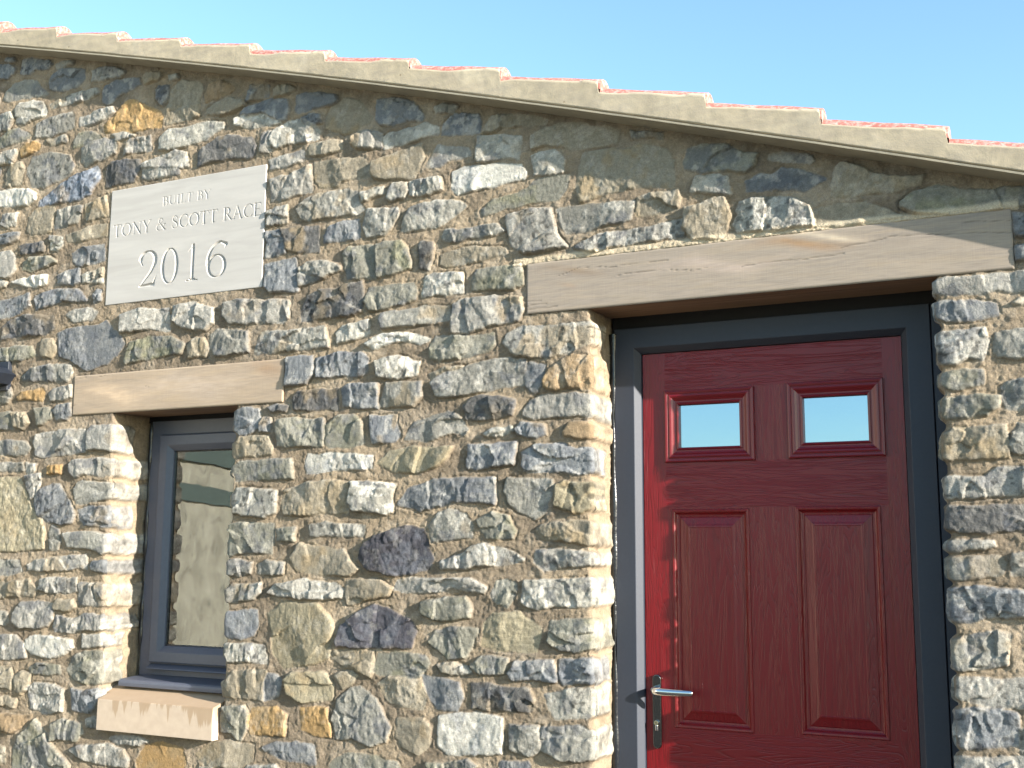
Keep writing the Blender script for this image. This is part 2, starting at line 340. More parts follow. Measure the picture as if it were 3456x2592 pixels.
STONES = """b -4416,3746 -4297,3740 -4247,3709 -4249,3692 -4291,3676 -4416,3674
b -4301,3773 -4261,3768 -4255,3752 -4282,3749 -4307,3759
b -4207,3743 -4149,3744 -4030,3709 -4005,3687 -4034,3672 -4112,3684 -4145,3667 -4213,3685
l -3986,3680 -3938,3689 -3877,3674 -3876,3662 -3921,3662 -3973,3658
b -3993,3632 -3949,3647 -3807,3626 -3803,3586 -3837,3552 -3925,3545 -4006,3566 -4012,3596
l -3747,3604 -3704,3613 -3610,3589 -3562,3564 -3579,3550 -3650,3558 -3692,3551 -3750,3559
t -3445,3525 -3418,3531 -3350,3518 -3345,3501 -3375,3493 -3436,3493
l -3309,3505 -3255,3495 -3251,3481 -3301,3485
g -4300,3607 -4255,3634 -4185,3642 -4106,3621 -4064,3582 -4030,3547 -4100,3553 -4138,3554 -4209,3561 -4279,3559 -4312,3573
w -4002,3490 -3959,3506 -3849,3520 -3718,3517 -3706,3495 -3787,3481 -3890,3482 -3994,3477
b -3676,3523 -3606,3533 -3479,3523 -3471,3497 -3545,3477 -3580,3473 -3620,3441 -3655,3439 -3681,3454 -3685,3508
d -3372,3452 -3359,3463 -3309,3457 -3305,3407 -3327,3373 -3370,3413
t -3308,3290 -3316,3312 -3293,3373 -3278,3440 -3233,3467 -3140,3442 -3119,3417 -3135,3356 -3128,3292 -3196,3287
p -3098,3381 -3075,3420 -3018,3422 -2959,3393 -2952,3376 -2983,3361 -3039,3355 -3096,3352
t -3084,3311 -3032,3333 -2969,3338 -2900,3320 -2892,3298 -2928,3279 -2997,3277 -3080,3294
w -4390,3498 -4257,3496 -4230,3465 -4257,3417 -4399,3429 -4406,3495
w -4215,3504 -4198,3530 -4120,3528 -4050,3510 -4023,3465 -4028,3443 -4112,3440 -4149,3429 -4212,3439
g -4078,3406 -4004,3428 -3864,3435 -3852,3425 -3850,3362 -3908,3349 -3996,3341 -4080,3349
l -3816,3396 -3751,3397 -3724,3414 -3618,3415 -3609,3395 -3663,3371 -3734,3360 -3813,3359
o -3661,3337 -3594,3387 -3534,3426 -3486,3420 -3415,3383 -3352,3351 -3330,3320 -3337,3281 -3401,3286 -3469,3287 -3573,3292 -3651,3308
n -4293,3388 -4256,3409 -4193,3407 -4120,3366 -4149,3348 -4233,3341 -4373,3332 -4377,3367
g -4010,3326 -3891,3330 -3885,3303 -3978,3301
n -3844,3294 -3817,3324 -3745,3326 -3678,3290 -3740,3267 -3842,3266
o -4172,3306 -4147,3330 -4078,3325 -4050,3310 -4052,3290 -4111,3279 -4160,3269
g -3782,3245 -3733,3268 -3656,3276 -3585,3261 -3584,3204 -3634,3184 -3705,3179 -3761,3173 -3785,3196
l -3530,3228 -3504,3249 -3392,3247 -3387,3185 -3428,3186 -3496,3193 -3530,3185
w -3330,3229 -3286,3257 -3232,3251 -3155,3251 -3104,3261 -3001,3244 -3003,3219 -3086,3185 -3163,3176 -3253,3169 -3334,3182
l -4378,3303 -4199,3307 -4185,3290 -4216,3249 -4373,3259
t -4250,3202 -4215,3237 -4161,3241 -4143,3210 -4159,3138 -4213,3137 -4253,3151
g -4117,3217 -4094,3259 -3989,3263 -3868,3231 -3831,3181 -3860,3140 -3939,3118 -4012,3106 -4081,3121 -4117,3183
d -3631,3135 -3598,3163 -3446,3151 -3442,3107 -3480,3059 -3541,3057 -3631,3056
l -3424,3131 -3344,3141 -3246,3158 -3186,3138 -3176,3079 -3221,3075 -3226,3055 -3298,3052 -3426,3062
d -3115,3132 -3072,3162 -2973,3183 -2848,3152 -2822,3113 -2827,3083 -2856,3072 -2955,3082 -3055,3082 -3118,3075
g -2796,3129 -2788,3163 -2758,3163 -2748,3126 -2748,3076 -2797,3086
l -3601,3289 -3531,3288 -3481,3264 -3529,3261 -3585,3264
b -2863,3381 -2771,3359 -2772,3318 -2814,3313 -2882,3317
t -2737,3338 -2702,3347 -2654,3333 -2641,3321 -2670,3308 -2736,3312
b -2628,3288 -2588,3296 -2518,3286 -2443,3260 -2437,3239 -2465,3224 -2516,3223 -2562,3226 -2626,3222 -2635,3234
b -2886,3282 -2759,3301 -2675,3281 -2668,3249 -2677,3201 -2713,3202 -2787,3242 -2848,3255 -2903,3259
w -2933,3243 -2903,3251 -2805,3243 -2701,3192 -2784,3193 -2845,3195 -2932,3222
t -2464,3209 -2403,3238 -2336,3222 -2307,3183 -2279,3144 -2284,3125 -2327,3118 -2338,3100 -2398,3098 -2421,3114 -2484,3139 -2480,3173
b -2248,3206 -2188,3203 -2098,3175 -2071,3142 -2044,3109 -2049,3096 -2112,3109 -2170,3102 -2234,3110 -2248,3129
g -1998,3139 -1952,3140 -1901,3122 -1921,3105 -1992,3117
b -1961,3062 -1911,3094 -1820,3076 -1805,3051 -1807,3012 -1859,3013 -1965,3026
t -1788,3004 -1759,3050 -1727,3060 -1612,3039 -1542,3009 -1546,2996 -1631,3006 -1722,3014 -1751,3003
b -2607,3196 -2567,3205 -2514,3188 -2508,3162 -2531,3161 -2589,3188
w -2758,3143 -2723,3163 -2665,3189 -2589,3186 -2536,3152 -2518,3125 -2522,3096 -2591,3092 -2650,3101 -2720,3089 -2756,3113
l -2794,3154 -2765,3167 -2747,3162 -2760,3128 -2749,3081 -2797,3089
t -2556,3074 -2459,3081 -2409,3068 -2408,3038 -2486,3031 -2554,3032 -2564,3053
l -2364,3071 -2332,3090 -2261,3085 -2228,3068 -2226,3015 -2259,3020 -2341,3031 -2361,3046
w -2214,3056 -2185,3068 -2095,3066 -2038,3080 -1986,3053 -1981,3033 -2022,3030 -2058,3022 -2126,3018 -2213,3011
l -2750,3046 -2671,3054 -2590,3054 -2582,3021 -2634,3014 -2675,3005 -2749,3008
t -2536,2999 -2473,3000 -2318,2986 -2281,2952 -2283,2914 -2337,2912 -2397,2906 -2425,2891 -2503,2899 -2533,2935
t -2268,2960 -2209,2975 -2130,2986 -2052,3000 -2046,2950 -2066,2906 -2080,2876 -2154,2884 -2250,2893 -2269,2917
l -2030,2915 -1985,2982 -1899,2964 -1854,2953 -1848,2929 -1878,2924 -1928,2923 -1968,2901
w -1821,2911 -1810,2992 -1702,2975 -1645,2961 -1649,2903 -1654,2888 -1707,2896 -1774,2895 -1813,2897
W -1917,2871 -1872,2885 -1750,2876 -1644,2858 -1625,2833 -1630,2807 -1701,2804 -1807,2796 -1896,2792 -1919,2811
l -2743,2960 -2655,2968 -2553,2992 -2543,2888 -2594,2885 -2663,2875 -2739,2875
g -2611,2817 -2570,2855 -2502,2870 -2369,2869 -2330,2852 -2329,2823 -2306,2782 -2333,2769 -2454,2772 -2544,2769 -2590,2785
w -2313,2849 -2217,2857 -2211,2831 -2280,2819 -2307,2818
w -2194,2814 -2184,2841 -2169,2865 -2117,2860 -2105,2830 -2120,2805 -2178,2801
w -2096,2857 -2039,2863 -1967,2857 -1962,2815 -2002,2807 -2095,2810
l -2755,2830 -2720,2841 -2659,2840 -2656,2778 -2694,2773 -2752,2776
w -2128,2694 -2099,2755 -2047,2769 -1966,2770 -1886,2759 -1860,2738 -1895,2715 -1964,2679 -2045,2675 -2128,2680
g -2298,2706 -2279,2779 -2151,2764 -2145,2743 -2181,2691 -2206,2671 -2281,2671
b -2757,2742 -2684,2750 -2666,2711 -2662,2650 -2699,2647 -2752,2645
d -2681,2750 -2577,2749 -2506,2740 -2502,2639 -2573,2647 -2654,2659 -2663,2716
b -2479,2699 -2458,2730 -2386,2745 -2321,2744 -2316,2675 -2384,2669 -2478,2670
g -1958,2637 -1944,2654 -1864,2653 -1738,2655 -1704,2625 -1738,2620 -1820,2616 -1923,2610 -1953,2616
n -2387,2612 -2361,2638 -2253,2635 -2137,2640 -2111,2614 -2089,2561 -2088,2534 -2171,2515 -2265,2511 -2368,2521
d -2052,2612 -2039,2624 -1998,2615 -1997,2569 -2012,2519 -2047,2525
t -1962,2561 -1922,2570 -1868,2582 -1704,2565 -1699,2545 -1770,2535 -1843,2526 -1941,2525 -1962,2534
b -2754,2614 -2612,2623 -2601,2559 -2595,2496 -2670,2499 -2716,2501 -2753,2531
g -2587,2582 -2554,2600 -2470,2593 -2402,2569 -2402,2558 -2468,2541 -2534,2524 -2585,2517
w -2026,2487 -1991,2499 -1874,2491 -1873,2422 -1940,2420 -2035,2420
n -1832,2458 -1816,2490 -1722,2493 -1640,2495 -1633,2425 -1665,2415 -1793,2423 -1832,2427
d -2569,2418 -2537,2467 -2488,2486 -2410,2479 -2378,2494 -2302,2496 -2290,2453 -2299,2390 -2331,2378 -2385,2374 -2461,2376 -2567,2373
n -2284,2425 -2264,2469 -2196,2472 -2077,2469 -2061,2440 -2065,2414 -2116,2405 -2193,2387 -2257,2388
g -2213,2346 -2203,2367 -2039,2378 -1929,2370 -1921,2325 -1988,2320 -2099,2318 -2202,2313
l -1909,2373 -1880,2392 -1793,2388 -1698,2388 -1637,2378 -1632,2331 -1645,2298 -1720,2295 -1792,2284 -1840,2273 -1908,2276
w -2776,2297 -2761,2344 -2628,2338 -2460,2338 -2453,2301 -2441,2267 -2540,2265 -2682,2259 -2786,2264
w -2410,2311 -2383,2332 -2271,2348 -2265,2300 -2339,2283 -2403,2274
W -2274,2259 -2212,2286 -2139,2290 -2062,2279 -2001,2257 -2036,2246 -2123,2266 -2180,2257 -2237,2243
n -1996,2239 -1977,2264 -1815,2255 -1748,2259 -1739,2219 -1762,2200 -1838,2188 -1955,2179 -1998,2190
b -2635,2230 -2567,2235 -2511,2231 -2506,2165 -2541,2131 -2630,2127
b -2494,2220 -2402,2234 -2300,2229 -2262,2204 -2265,2150 -2297,2139 -2372,2148 -2489,2151
w -2225,2193 -2189,2204 -2137,2204 -2045,2176 -2054,2137 -2135,2124 -2213,2138
t -1999,2133 -1935,2149 -1867,2147 -1847,2128 -1984,2111
n -1797,2713 -1754,2739 -1677,2751 -1611,2766 -1588,2792 -1519,2808 -1459,2795 -1468,2753 -1496,2713 -1597,2720 -1667,2714 -1734,2705 -1792,2690
t -1603,2958 -1551,2976 -1482,2987 -1400,2976 -1364,2955 -1316,2949 -1274,2923 -1283,2885 -1316,2886 -1382,2892 -1450,2888 -1487,2909 -1551,2919 -1600,2915
g -1226,2915 -1156,2901 -1117,2897 -1113,2880 -1151,2886 -1224,2893
w -1595,2886 -1510,2890 -1477,2855 -1482,2816 -1532,2814 -1588,2818
T -1401,2865 -1347,2869 -1251,2857 -1207,2865 -1106,2837 -1081,2787 -1081,2703 -1145,2717 -1209,2723 -1295,2716 -1348,2706 -1415,2696 -1428,2734 -1419,2824
n -1040,2781 -1031,2825 -990,2831 -905,2822 -858,2786 -800,2773 -812,2735 -840,2720 -899,2735 -983,2739 -1040,2764
w -1021,2679 -1000,2721 -959,2723 -900,2707 -889,2652 -937,2663 -985,2674
l -1700,2679 -1611,2694 -1532,2683 -1518,2643 -1505,2593 -1469,2542 -1518,2539 -1578,2537 -1620,2538 -1676,2566 -1686,2624
g -1500,2679 -1419,2679 -1361,2678 -1220,2668 -1223,2635 -1240,2608 -1309,2604 -1384,2592 -1464,2593 -1491,2635
t -1201,2678 -1167,2690 -1066,2685 -1059,2659 -1072,2620 -1138,2620 -1210,2623
l -1433,2534 -1402,2551 -1318,2571 -1227,2569 -1147,2575 -1054,2586 -1052,2531 -1114,2530 -1211,2525 -1297,2527 -1349,2514
t -1043,2620 -982,2628 -945,2644 -913,2640 -895,2573 -916,2523 -928,2512 -1020,2519 -1048,2563
b -834,2685 -800,2697 -754,2698 -723,2713 -670,2698 -589,2659 -627,2640 -657,2635 -744,2649 -801,2651 -832,2653
w -873,2594 -861,2616 -802,2621 -726,2614 -677,2604 -640,2576 -631,2516 -691,2519 -736,2513 -805,2522 -871,2522 -882,2543 -868,2573
l -760,2763 -721,2765 -627,2743 -621,2726 -636,2720 -722,2741 -760,2749
t -560,2651 -555,2689 -537,2698 -483,2682 -448,2654 -396,2635 -299,2625 -310,2608 -377,2594 -468,2599 -511,2595 -569,2601 -565,2628
t -622,2562 -559,2573 -470,2561 -418,2539 -373,2514 -472,2508 -544,2505 -620,2515
n -365,2555 -329,2576 -267,2592 -211,2571 -155,2556 -96,2559 86,2548 -31,2507 -83,2499 -197,2503 -315,2514 -365,2543
b -59,2478 76,2470 72,2402 -59,2417
b -61,2385 71,2385 69,2342 -60,2342
B -4025,3044 -3971,3070 -3858,3115 -3689,3157 -3670,3100 -3721,3036 -3777,3016 -3879,3024 -3967,3022 -4030,3025
W -4355,3124 -4180,3118 -4094,3104 -4058,3082 -4052,3053 -4096,3039 -4195,3044 -4349,3066
t -4090,2979 -4048,3013 -3936,3007 -3932,2965 -3947,2887 -4067,2895 -4091,2912
g -3924,2914 -3904,2983 -3775,2991 -3752,2980 -3783,2919 -3839,2906 -3919,2903
t -3739,2989 -3628,3015 -3610,2924 -3669,2921 -3725,2911 -3739,2951
w -4257,2961 -4246,3005 -4161,3005 -4171,2950 -4216,2944
b -4333,2910 -4213,2916 -4140,2910 -4141,2879 -4208,2867 -4329,2870
d -4140,2834 -4100,2849 -3988,2847 -3980,2811 -4051,2808 -4134,2811
w -3945,2867 -3871,2858 -3868,2820 -3895,2804 -3940,2812
t -3846,2861 -3772,2874 -3695,2889 -3614,2882 -3610,2836 -3690,2834 -3761,2829 -3840,2836
l -4325,2830 -4189,2831 -4160,2803 -4150,2741 -4177,2710 -4313,2717
n -4103,2769 -4056,2786 -3944,2779 -3898,2752 -3955,2737 -4050,2725 -4104,2741
b -3806,2775 -3772,2793 -3624,2792 -3615,2727 -3709,2719 -3765,2714 -3800,2742
W -4159,2683 -4085,2695 -3951,2693 -3947,2654 -4006,2646 -4081,2659
b -3888,2681 -3835,2700 -3757,2702 -3749,2645 -3787,2636 -3882,2653
w -3737,2671 -3623,2691 -3615,2632 -3731,2641
b -4300,2593 -4182,2605 -4048,2620 -4038,2565 -4107,2538 -4174,2527 -4293,2523
b -4013,2606 -3893,2622 -3756,2611 -3726,2590 -3699,2555 -3780,2563 -3839,2574 -3909,2559 -4003,2545
b -3662,2578 -3643,2598 -3622,2596 -3618,2548 -3653,2546
l -3815,2507 -3777,2520 -3671,2521 -3635,2502 -3661,2473 -3773,2472
d -4208,2486 -4157,2510 -4068,2521 -3904,2504 -3885,2455 -3941,2432 -4059,2431 -4134,2431 -4194,2425
l -3497,2475 -3398,2492 -3240,2480 -3234,2386 -3326,2404 -3405,2408 -3491,2404
l -3215,2491 -3108,2493 -3000,2461 -3003,2407 -3039,2376 -3165,2396 -3211,2425
l -2946,2476 -2862,2483 -2726,2466 -2633,2455 -2630,2395 -2658,2376 -2732,2382 -2827,2388 -2918,2395 -2950,2427
b -3861,2426 -3798,2442 -3631,2444 -3583,2456 -3525,2405 -3474,2354 -3511,2306 -3562,2279 -3656,2256 -3698,2257 -3757,2297 -3845,2329
n -3462,2287 -3434,2356 -3323,2368 -3226,2361 -3141,2324 -3158,2291 -3240,2287 -3350,2279 -3461,2269
t -3128,2313 -3099,2341 -3043,2339 -3021,2291 -3032,2272 -3119,2271
g -3012,2295 -3013,2354 -2977,2373 -2829,2354 -2816,2271 -2893,2267 -2983,2271
t -3956,2353 -3946,2406 -3895,2405 -3862,2357 -3888,2327 -3947,2336
n -4274,2376 -4129,2382 -4009,2378 -3984,2339 -4063,2323 -4153,2324 -4270,2343
g -4063,2248 -4000,2281 -3899,2291 -3770,2277 -3760,2245 -3778,2215 -3893,2224 -4054,2231
o -4077,2159 -4056,2174 -3926,2191 -3916,2161 -3928,2138 -4002,2147 -4068,2151
l -3888,2165 -3861,2184 -3755,2191 -3754,2142 -3799,2129 -3870,2135
g -4259,2198 -4133,2205 -4108,2172 -4134,2141 -4253,2138
n -3964,2100 -3882,2102 -3859,2085 -3867,2054 -3911,2035 -3940,2031
b -3852,2084 -3832,2104 -3755,2111 -3751,2064 -3778,2050 -3838,2053
n -4247,2084 -4130,2095 -4102,2081 -4096,2022 -4241,2020
t -4096,2091 -4033,2088 -3999,2044 -4033,2019 -4086,2027
g -4235,1966 -4109,1969 -4013,1961 -3981,1928 -4008,1908 -4088,1905 -4231,1924
l -3958,1959 -3943,1989 -3816,2000 -3669,1999 -3652,1958 -3655,1907 -3792,1896 -3905,1889 -3942,1901
l -3648,1993 -3622,2012 -3498,2009 -3486,1906 -3560,1914 -3635,1914
l -3739,1849 -3720,1868 -3611,1873 -3483,1867 -3476,1812 -3545,1803 -3647,1811 -3701,1802 -3733,1823
o -3869,1847 -3788,1853 -3785,1819 -3866,1816
g -4225,1871 -4018,1867 -4008,1835 -4103,1835 -4222,1839
l -3988,1814 -3912,1817 -3902,1781 -3925,1725 -3953,1715 -3983,1767
y -4217,1797 -4034,1805 -3991,1742 -3949,1674 -3879,1617 -3860,1567 -3862,1506 -3967,1496 -4186,1490
b -3928,1715 -3899,1750 -3837,1770 -3795,1769 -3733,1697 -3694,1646 -3705,1616 -3766,1604 -3851,1617 -3896,1643 -3929,1689
g -3710,1747 -3685,1777 -3576,1772 -3479,1767 -3475,1713 -3537,1709 -3636,1691 -3691,1691
b -3675,1661 -3635,1671 -3488,1674 -3475,1595 -3562,1598 -3636,1601 -3665,1631
g -3836,1567 -3821,1597 -3777,1577 -3766,1532 -3778,1502 -3819,1496
w -3742,1567 -3626,1569 -3486,1561 -3480,1493 -3519,1488 -3580,1503 -3648,1512 -3716,1507
l -3947,1430 -3892,1451 -3754,1467 -3618,1475 -3607,1424 -3749,1417 -3938,1415
b -3582,1444 -3484,1457 -3476,1401 -3526,1410 -3573,1419
g -4181,1444 -3999,1450 -3987,1409 -4058,1393 -4175,1388
t -4171,1347 -4026,1359 -3934,1370 -3880,1331 -3906,1306 -3998,1304 -4164,1286
l -3874,1336 -3863,1374 -3802,1385 -3664,1379 -3660,1331 -3720,1322 -3824,1325
l -3643,1297 -3649,1360 -3496,1358 -3490,1281 -3548,1275 -3635,1273
l -4009,1233 -3967,1274 -3876,1282 -3784,1274 -3779,1215 -3811,1185 -3865,1173 -3957,1175 -4002,1198
t -3777,1269 -3752,1292 -3670,1291 -3654,1263 -3686,1247 -3769,1250
l -3776,1186 -3759,1225 -3663,1214 -3598,1235 -3493,1238 -3485,1181 -3593,1177 -3686,1165 -3768,1167
g -4160,1241 -4049,1232 -4038,1197 -4058,1182 -4153,1181
l -4148,1131 -3989,1139 -3936,1101 -3924,1053 -4001,1042 -4139,1041
W -3931,1121 -3890,1140 -3758,1138 -3663,1132 -3654,1103 -3718,1071 -3771,1055 -3827,1057 -3891,1074 -3928,1092
l -3604,1153 -3490,1160 -3486,1115 -3601,1110
n -3679,1011 -3650,1065 -3586,1091 -3500,1090 -3474,1049 -3474,1002 -3485,973 -3575,964 -3649,979
n -3888,1010 -3851,1027 -3727,1023 -3712,999 -3779,991 -3883,991
t -3979,971 -3939,993 -3889,986 -3891,927 -3930,905 -3967,918
t -4135,1006 -4004,1004 -3986,971 -3996,921 -4128,933
l -3891,927 -3865,948 -3748,949 -3693,938 -3691,848 -3744,835 -3813,835 -3876,850
b -3646,936 -3579,930 -3508,948 -3500,921 -3540,853 -3632,856
t -4123,888 -3963,879 -3967,850 -4120,854
p -4115,813 -3866,817 -3911,780 -3964,748 -4109,750
n -3957,681 -3928,736 -3837,800 -3792,765 -3739,707 -3640,640 -3637,612 -3955,585
n -3742,735 -3740,792 -3682,815 -3588,807 -3578,766 -3602,741 -3675,740
l -3432,758 -3392,773 -3267,779 -3229,764 -3265,750 -3390,745
l -3635,696 -3594,718 -3427,736 -3350,719 -3323,689 -3333,661 -3421,658 -3550,666
o -3285,688 -3240,741 -3162,765 -3060,750 -3042,708 -3054,667 -3264,644
t -2988,738 -2932,773 -2830,794 -2723,781 -2727,738 -2781,707 -2939,699
g -3563,823 -3525,835 -3499,828 -3496,795 -3555,796
t -4103,699 -4006,677 -4000,619 -4095,617
b -2866,2037 -2826,2049 -2755,2036 -2752,1975 -2797,1949 -2850,1946 -2868,1961
b -2750,1989 -2736,2005 -2702,2001 -2702,1950 -2746,1956
d -2597,2065 -2576,2097 -2397,2098 -2395,2023 -2484,2028 -2590,2030
d -2709,2043 -2670,2051 -2619,2043 -2629,2028 -2697,2029
b -2376,2095 -2336,2110 -2220,2108 -2218,2023 -2301,2023 -2366,2035
g -2207,2027 -2184,2106 -2036,2106 -2035,2058 -2064,2020 -2130,2019
t -2874,1895 -2849,1932 -2762,1936 -2704,1927 -2688,1889 -2690,1866 -2776,1864 -2866,1860
n -2664,1925 -2656,1990 -2583,1995 -2510,1988 -2453,1990 -2446,1944 -2455,1890 -2556,1894 -2663,1893
n -2442,1899 -2441,1966 -2386,1996 -2322,1993 -2284,1964 -2276,1893 -2329,1883 -2425,1882
b -2248,1989 -2206,1985 -2140,1984 -2125,1913 -2152,1893 -2235,1891
g -2097,1904 -2063,1954 -1979,1977 -1920,1989 -1881,1972 -1842,1924 -1856,1907 -1905,1918 -1953,1907 -2002,1894
n -2875,1820 -2832,1838 -2689,1841 -2598,1840 -2584,1772 -2685,1769 -2858,1769
W -2531,1811 -2522,1854 -2402,1857 -2233,1843 -2232,1803 -2273,1795 -2411,1797 -2519,1788
y -2207,1816 -2162,1854 -2071,1868 -1904,1862 -1923,1829 -1961,1800 -2049,1779 -2140,1785
g -2868,1690 -2856,1736 -2758,1732 -2660,1719 -2662,1642 -2707,1628 -2857,1641
t -2630,1673 -2616,1723 -2517,1752 -2383,1754 -2337,1744 -2337,1643 -2432,1637 -2567,1634 -2617,1637
w -2322,1673 -2319,1750 -2251,1747 -2138,1736 -2148,1706 -2146,1645 -2171,1633 -2228,1644 -2300,1649
b -2121,1667 -2078,1717 -1975,1752 -1854,1753 -1735,1748 -1736,1664 -1806,1673 -1901,1674 -1973,1661 -2036,1644
n -2878,1593 -2809,1606 -2666,1596 -2666,1542 -2672,1493 -2786,1497 -2869,1483
n -2648,1578 -2566,1587 -2569,1536 -2647,1542
g -2497,1591 -2431,1602 -2262,1590 -2266,1556 -2360,1556 -2488,1556
D -2270,1508 -2220,1551 -2144,1573 -2085,1589 -2015,1572 -1995,1522 -1977,1476 -1993,1443 -2061,1421 -2150,1420 -2232,1436 -2274,1474
t -2583,1471 -2541,1527 -2475,1512 -2348,1504 -2315,1465 -2283,1439 -2319,1417 -2450,1416 -2559,1427
g -1996,1585 -1958,1631 -1910,1647 -1852,1626 -1819,1592 -1823,1555 -1875,1547 -1980,1535
l -2888,1455 -2842,1465 -2761,1452 -2765,1416 -2816,1406 -2879,1410
g -2732,1443 -2693,1461 -2615,1453 -2619,1418 -2657,1413 -2731,1416
g -1990,2099 -1965,2119 -1926,2130 -1887,2136 -1839,2146 -1744,2165 -1674,2162 -1623,2153 -1620,2094 -1632,2073 -1720,2066 -1790,2061 -1847,2052 -1934,2046 -1974,2054 -1984,2072
d -1861,2010 -1828,2034 -1766,2039 -1659,2016 -1668,1966 -1742,1957 -1846,1962
l -1631,1965 -1604,2009 -1559,2027 -1404,2023 -1361,2021 -1359,1952 -1426,1959 -1492,1958 -1604,1955
w -1774,1908 -1732,1923 -1668,1927 -1667,1912 -1713,1897 -1765,1901
b -1651,1912 -1640,1936 -1550,1928 -1545,1899 -1585,1888 -1644,1899
p -1479,1900 -1457,1932 -1366,1928 -1366,1876 -1418,1878 -1470,1888
b -1846,1810 -1835,1868 -1750,1865 -1653,1870 -1664,1800 -1740,1794 -1811,1786 -1844,1793
b -1630,1795 -1630,1836 -1585,1859 -1514,1861 -1479,1860 -1439,1838 -1366,1840 -1366,1764 -1427,1761 -1496,1767 -1594,1772 -1621,1779
g -1696,1706 -1680,1747 -1603,1741 -1523,1736 -1518,1711 -1536,1663 -1540,1639 -1584,1611 -1647,1640 -1680,1673
y -1505,1655 -1507,1719 -1479,1731 -1364,1724 -1365,1665 -1393,1638 -1435,1628 -1479,1643
t -1575,1571 -1558,1587 -1448,1599 -1363,1598 -1363,1532 -1389,1528 -1436,1539 -1488,1543 -1558,1547
l -1584,1471 -1575,1507 -1449,1508 -1368,1497 -1370,1462 -1449,1455 -1549,1444
n -1797,1609 -1739,1633 -1684,1620 -1656,1571 -1665,1549 -1724,1547 -1761,1549 -1785,1580
l -1944,1464 -1863,1485 -1821,1518 -1770,1527 -1665,1495 -1624,1475 -1664,1463 -1737,1458 -1877,1444 -1938,1443
l -1706,2221 -1692,2254 -1646,2271 -1496,2268 -1372,2266 -1370,2208 -1412,2194 -1456,2173 -1518,2165 -1599,2162 -1673,2188
b -1624,2101 -1608,2142 -1549,2133 -1558,2076 -1576,2043 -1599,2043 -1617,2071
p -1549,2079 -1531,2116 -1447,2160 -1370,2146 -1371,2048 -1518,2048 -1549,2063
g -2883,1342 -2850,1365 -2719,1376 -2717,1345 -2744,1318 -2875,1306
l -2673,1346 -2646,1373 -2515,1393 -2376,1378 -2344,1361 -2354,1335 -2433,1329 -2556,1331 -2622,1334
t -2333,1336 -2330,1392 -2268,1399 -2181,1394 -2140,1370 -2150,1348 -2225,1334 -2322,1310
b -2893,1265 -2731,1276 -2723,1221 -2743,1185 -2793,1169 -2885,1175
y -2680,1266 -2610,1308 -2458,1307 -2404,1270 -2382,1232 -2395,1172 -2398,1116 -2450,1097 -2600,1077 -2646,1127 -2655,1201
D -2364,1181 -2350,1233 -2280,1278 -2209,1309 -2149,1298 -2059,1259 -2038,1223 -2052,1169 -2145,1165 -2271,1160 -2358,1165
w -2878,1144 -2691,1147 -2680,1086 -2733,1088 -2858,1087
t -2383,1113 -2378,1143 -2296,1146 -2209,1141 -2217,1062 -2263,1076 -2330,1094
n -2208,1083 -2184,1138 -2095,1146 -1998,1142 -1983,1115 -2025,1064 -2093,1073 -2182,1068
t -2365,1055 -2340,1068 -2293,1071 -2278,1059 -2302,1029 -2333,1019
t -2870,1002 -2832,1044 -2676,1060 -2675,1047 -2689,994 -2687,953 -2771,955 -2862,958
b -2667,1048 -2631,1045 -2608,1025 -2617,973 -2676,954 -2682,990
y -2587,1030 -2555,1058 -2475,1062 -2417,1060 -2379,1020 -2383,974 -2424,971 -2508,958 -2574,984
t -2186,1035 -2142,1058 -2016,1060 -1996,1033 -2004,964 -2091,971 -2150,988
n -2877,913 -2769,924 -2751,895 -2759,838 -2785,802 -2820,825 -2872,830
o -2749,865 -2730,918 -2626,929 -2581,906 -2583,834 -2665,830 -2737,831
o -2513,932 -2465,943 -2402,943 -2390,885 -2388,844 -2440,844 -2505,865
g -2375,899 -2352,971 -2302,1012 -2261,1022 -2195,985 -2164,938 -2138,891 -2151,845 -2210,824 -2276,844 -2357,842
t -2109,925 -2003,932 -1974,902 -1973,851 -2015,812 -2078,827 -2113,864
b -2679,780 -2620,806 -2524,813 -2455,802 -2444,744 -2521,750 -2596,753
n -2365,763 -2310,792 -2184,786 -2101,773 -2086,746 -2374,721 -2380,745
l -2747,710 -2616,726 -2594,702 -2757,688
l -2127,1366 -2118,1395 -2059,1405 -1923,1405 -1829,1408 -1764,1381 -1768,1367 -1838,1367 -1895,1380 -1961,1365 -2019,1359 -2083,1360
n -2012,1285 -2013,1322 -1922,1343 -1842,1343 -1819,1311 -1827,1282 -1893,1266 -1959,1266
n -1741,1357 -1723,1398 -1682,1408 -1650,1395 -1655,1359 -1686,1318 -1722,1330
w -1628,1332 -1619,1403 -1535,1405 -1368,1411 -1369,1338 -1406,1326 -1514,1327 -1575,1313
y -1776,1188 -1767,1256 -1736,1293 -1636,1300 -1601,1273 -1561,1247 -1574,1177 -1645,1174 -1725,1174
n -1531,1213 -1526,1272 -1449,1278 -1369,1285 -1369,1197 -1428,1183 -1488,1180
n -1986,1188 -1958,1225 -1892,1240 -1794,1239 -1812,1187 -1839,1145 -1909,1138 -1948,1165
n -1821,1114 -1780,1146 -1721,1147 -1680,1141 -1693,1101 -1779,1093
b -1675,1098 -1649,1134 -1557,1143 -1513,1145 -1505,1087 -1591,1087 -1662,1083
b -1494,1092 -1488,1146 -1371,1163 -1372,1106 -1386,1082 -1479,1079
w -1947,1112 -1890,1123 -1834,1106 -1820,1095 -1881,1088 -1928,1093
b -2003,1073 -1955,1068 -1866,1060 -1847,1010 -1869,969 -1944,968 -1983,1010
d -1815,1059 -1733,1056 -1600,1051 -1591,1021 -1600,984 -1732,976 -1810,981
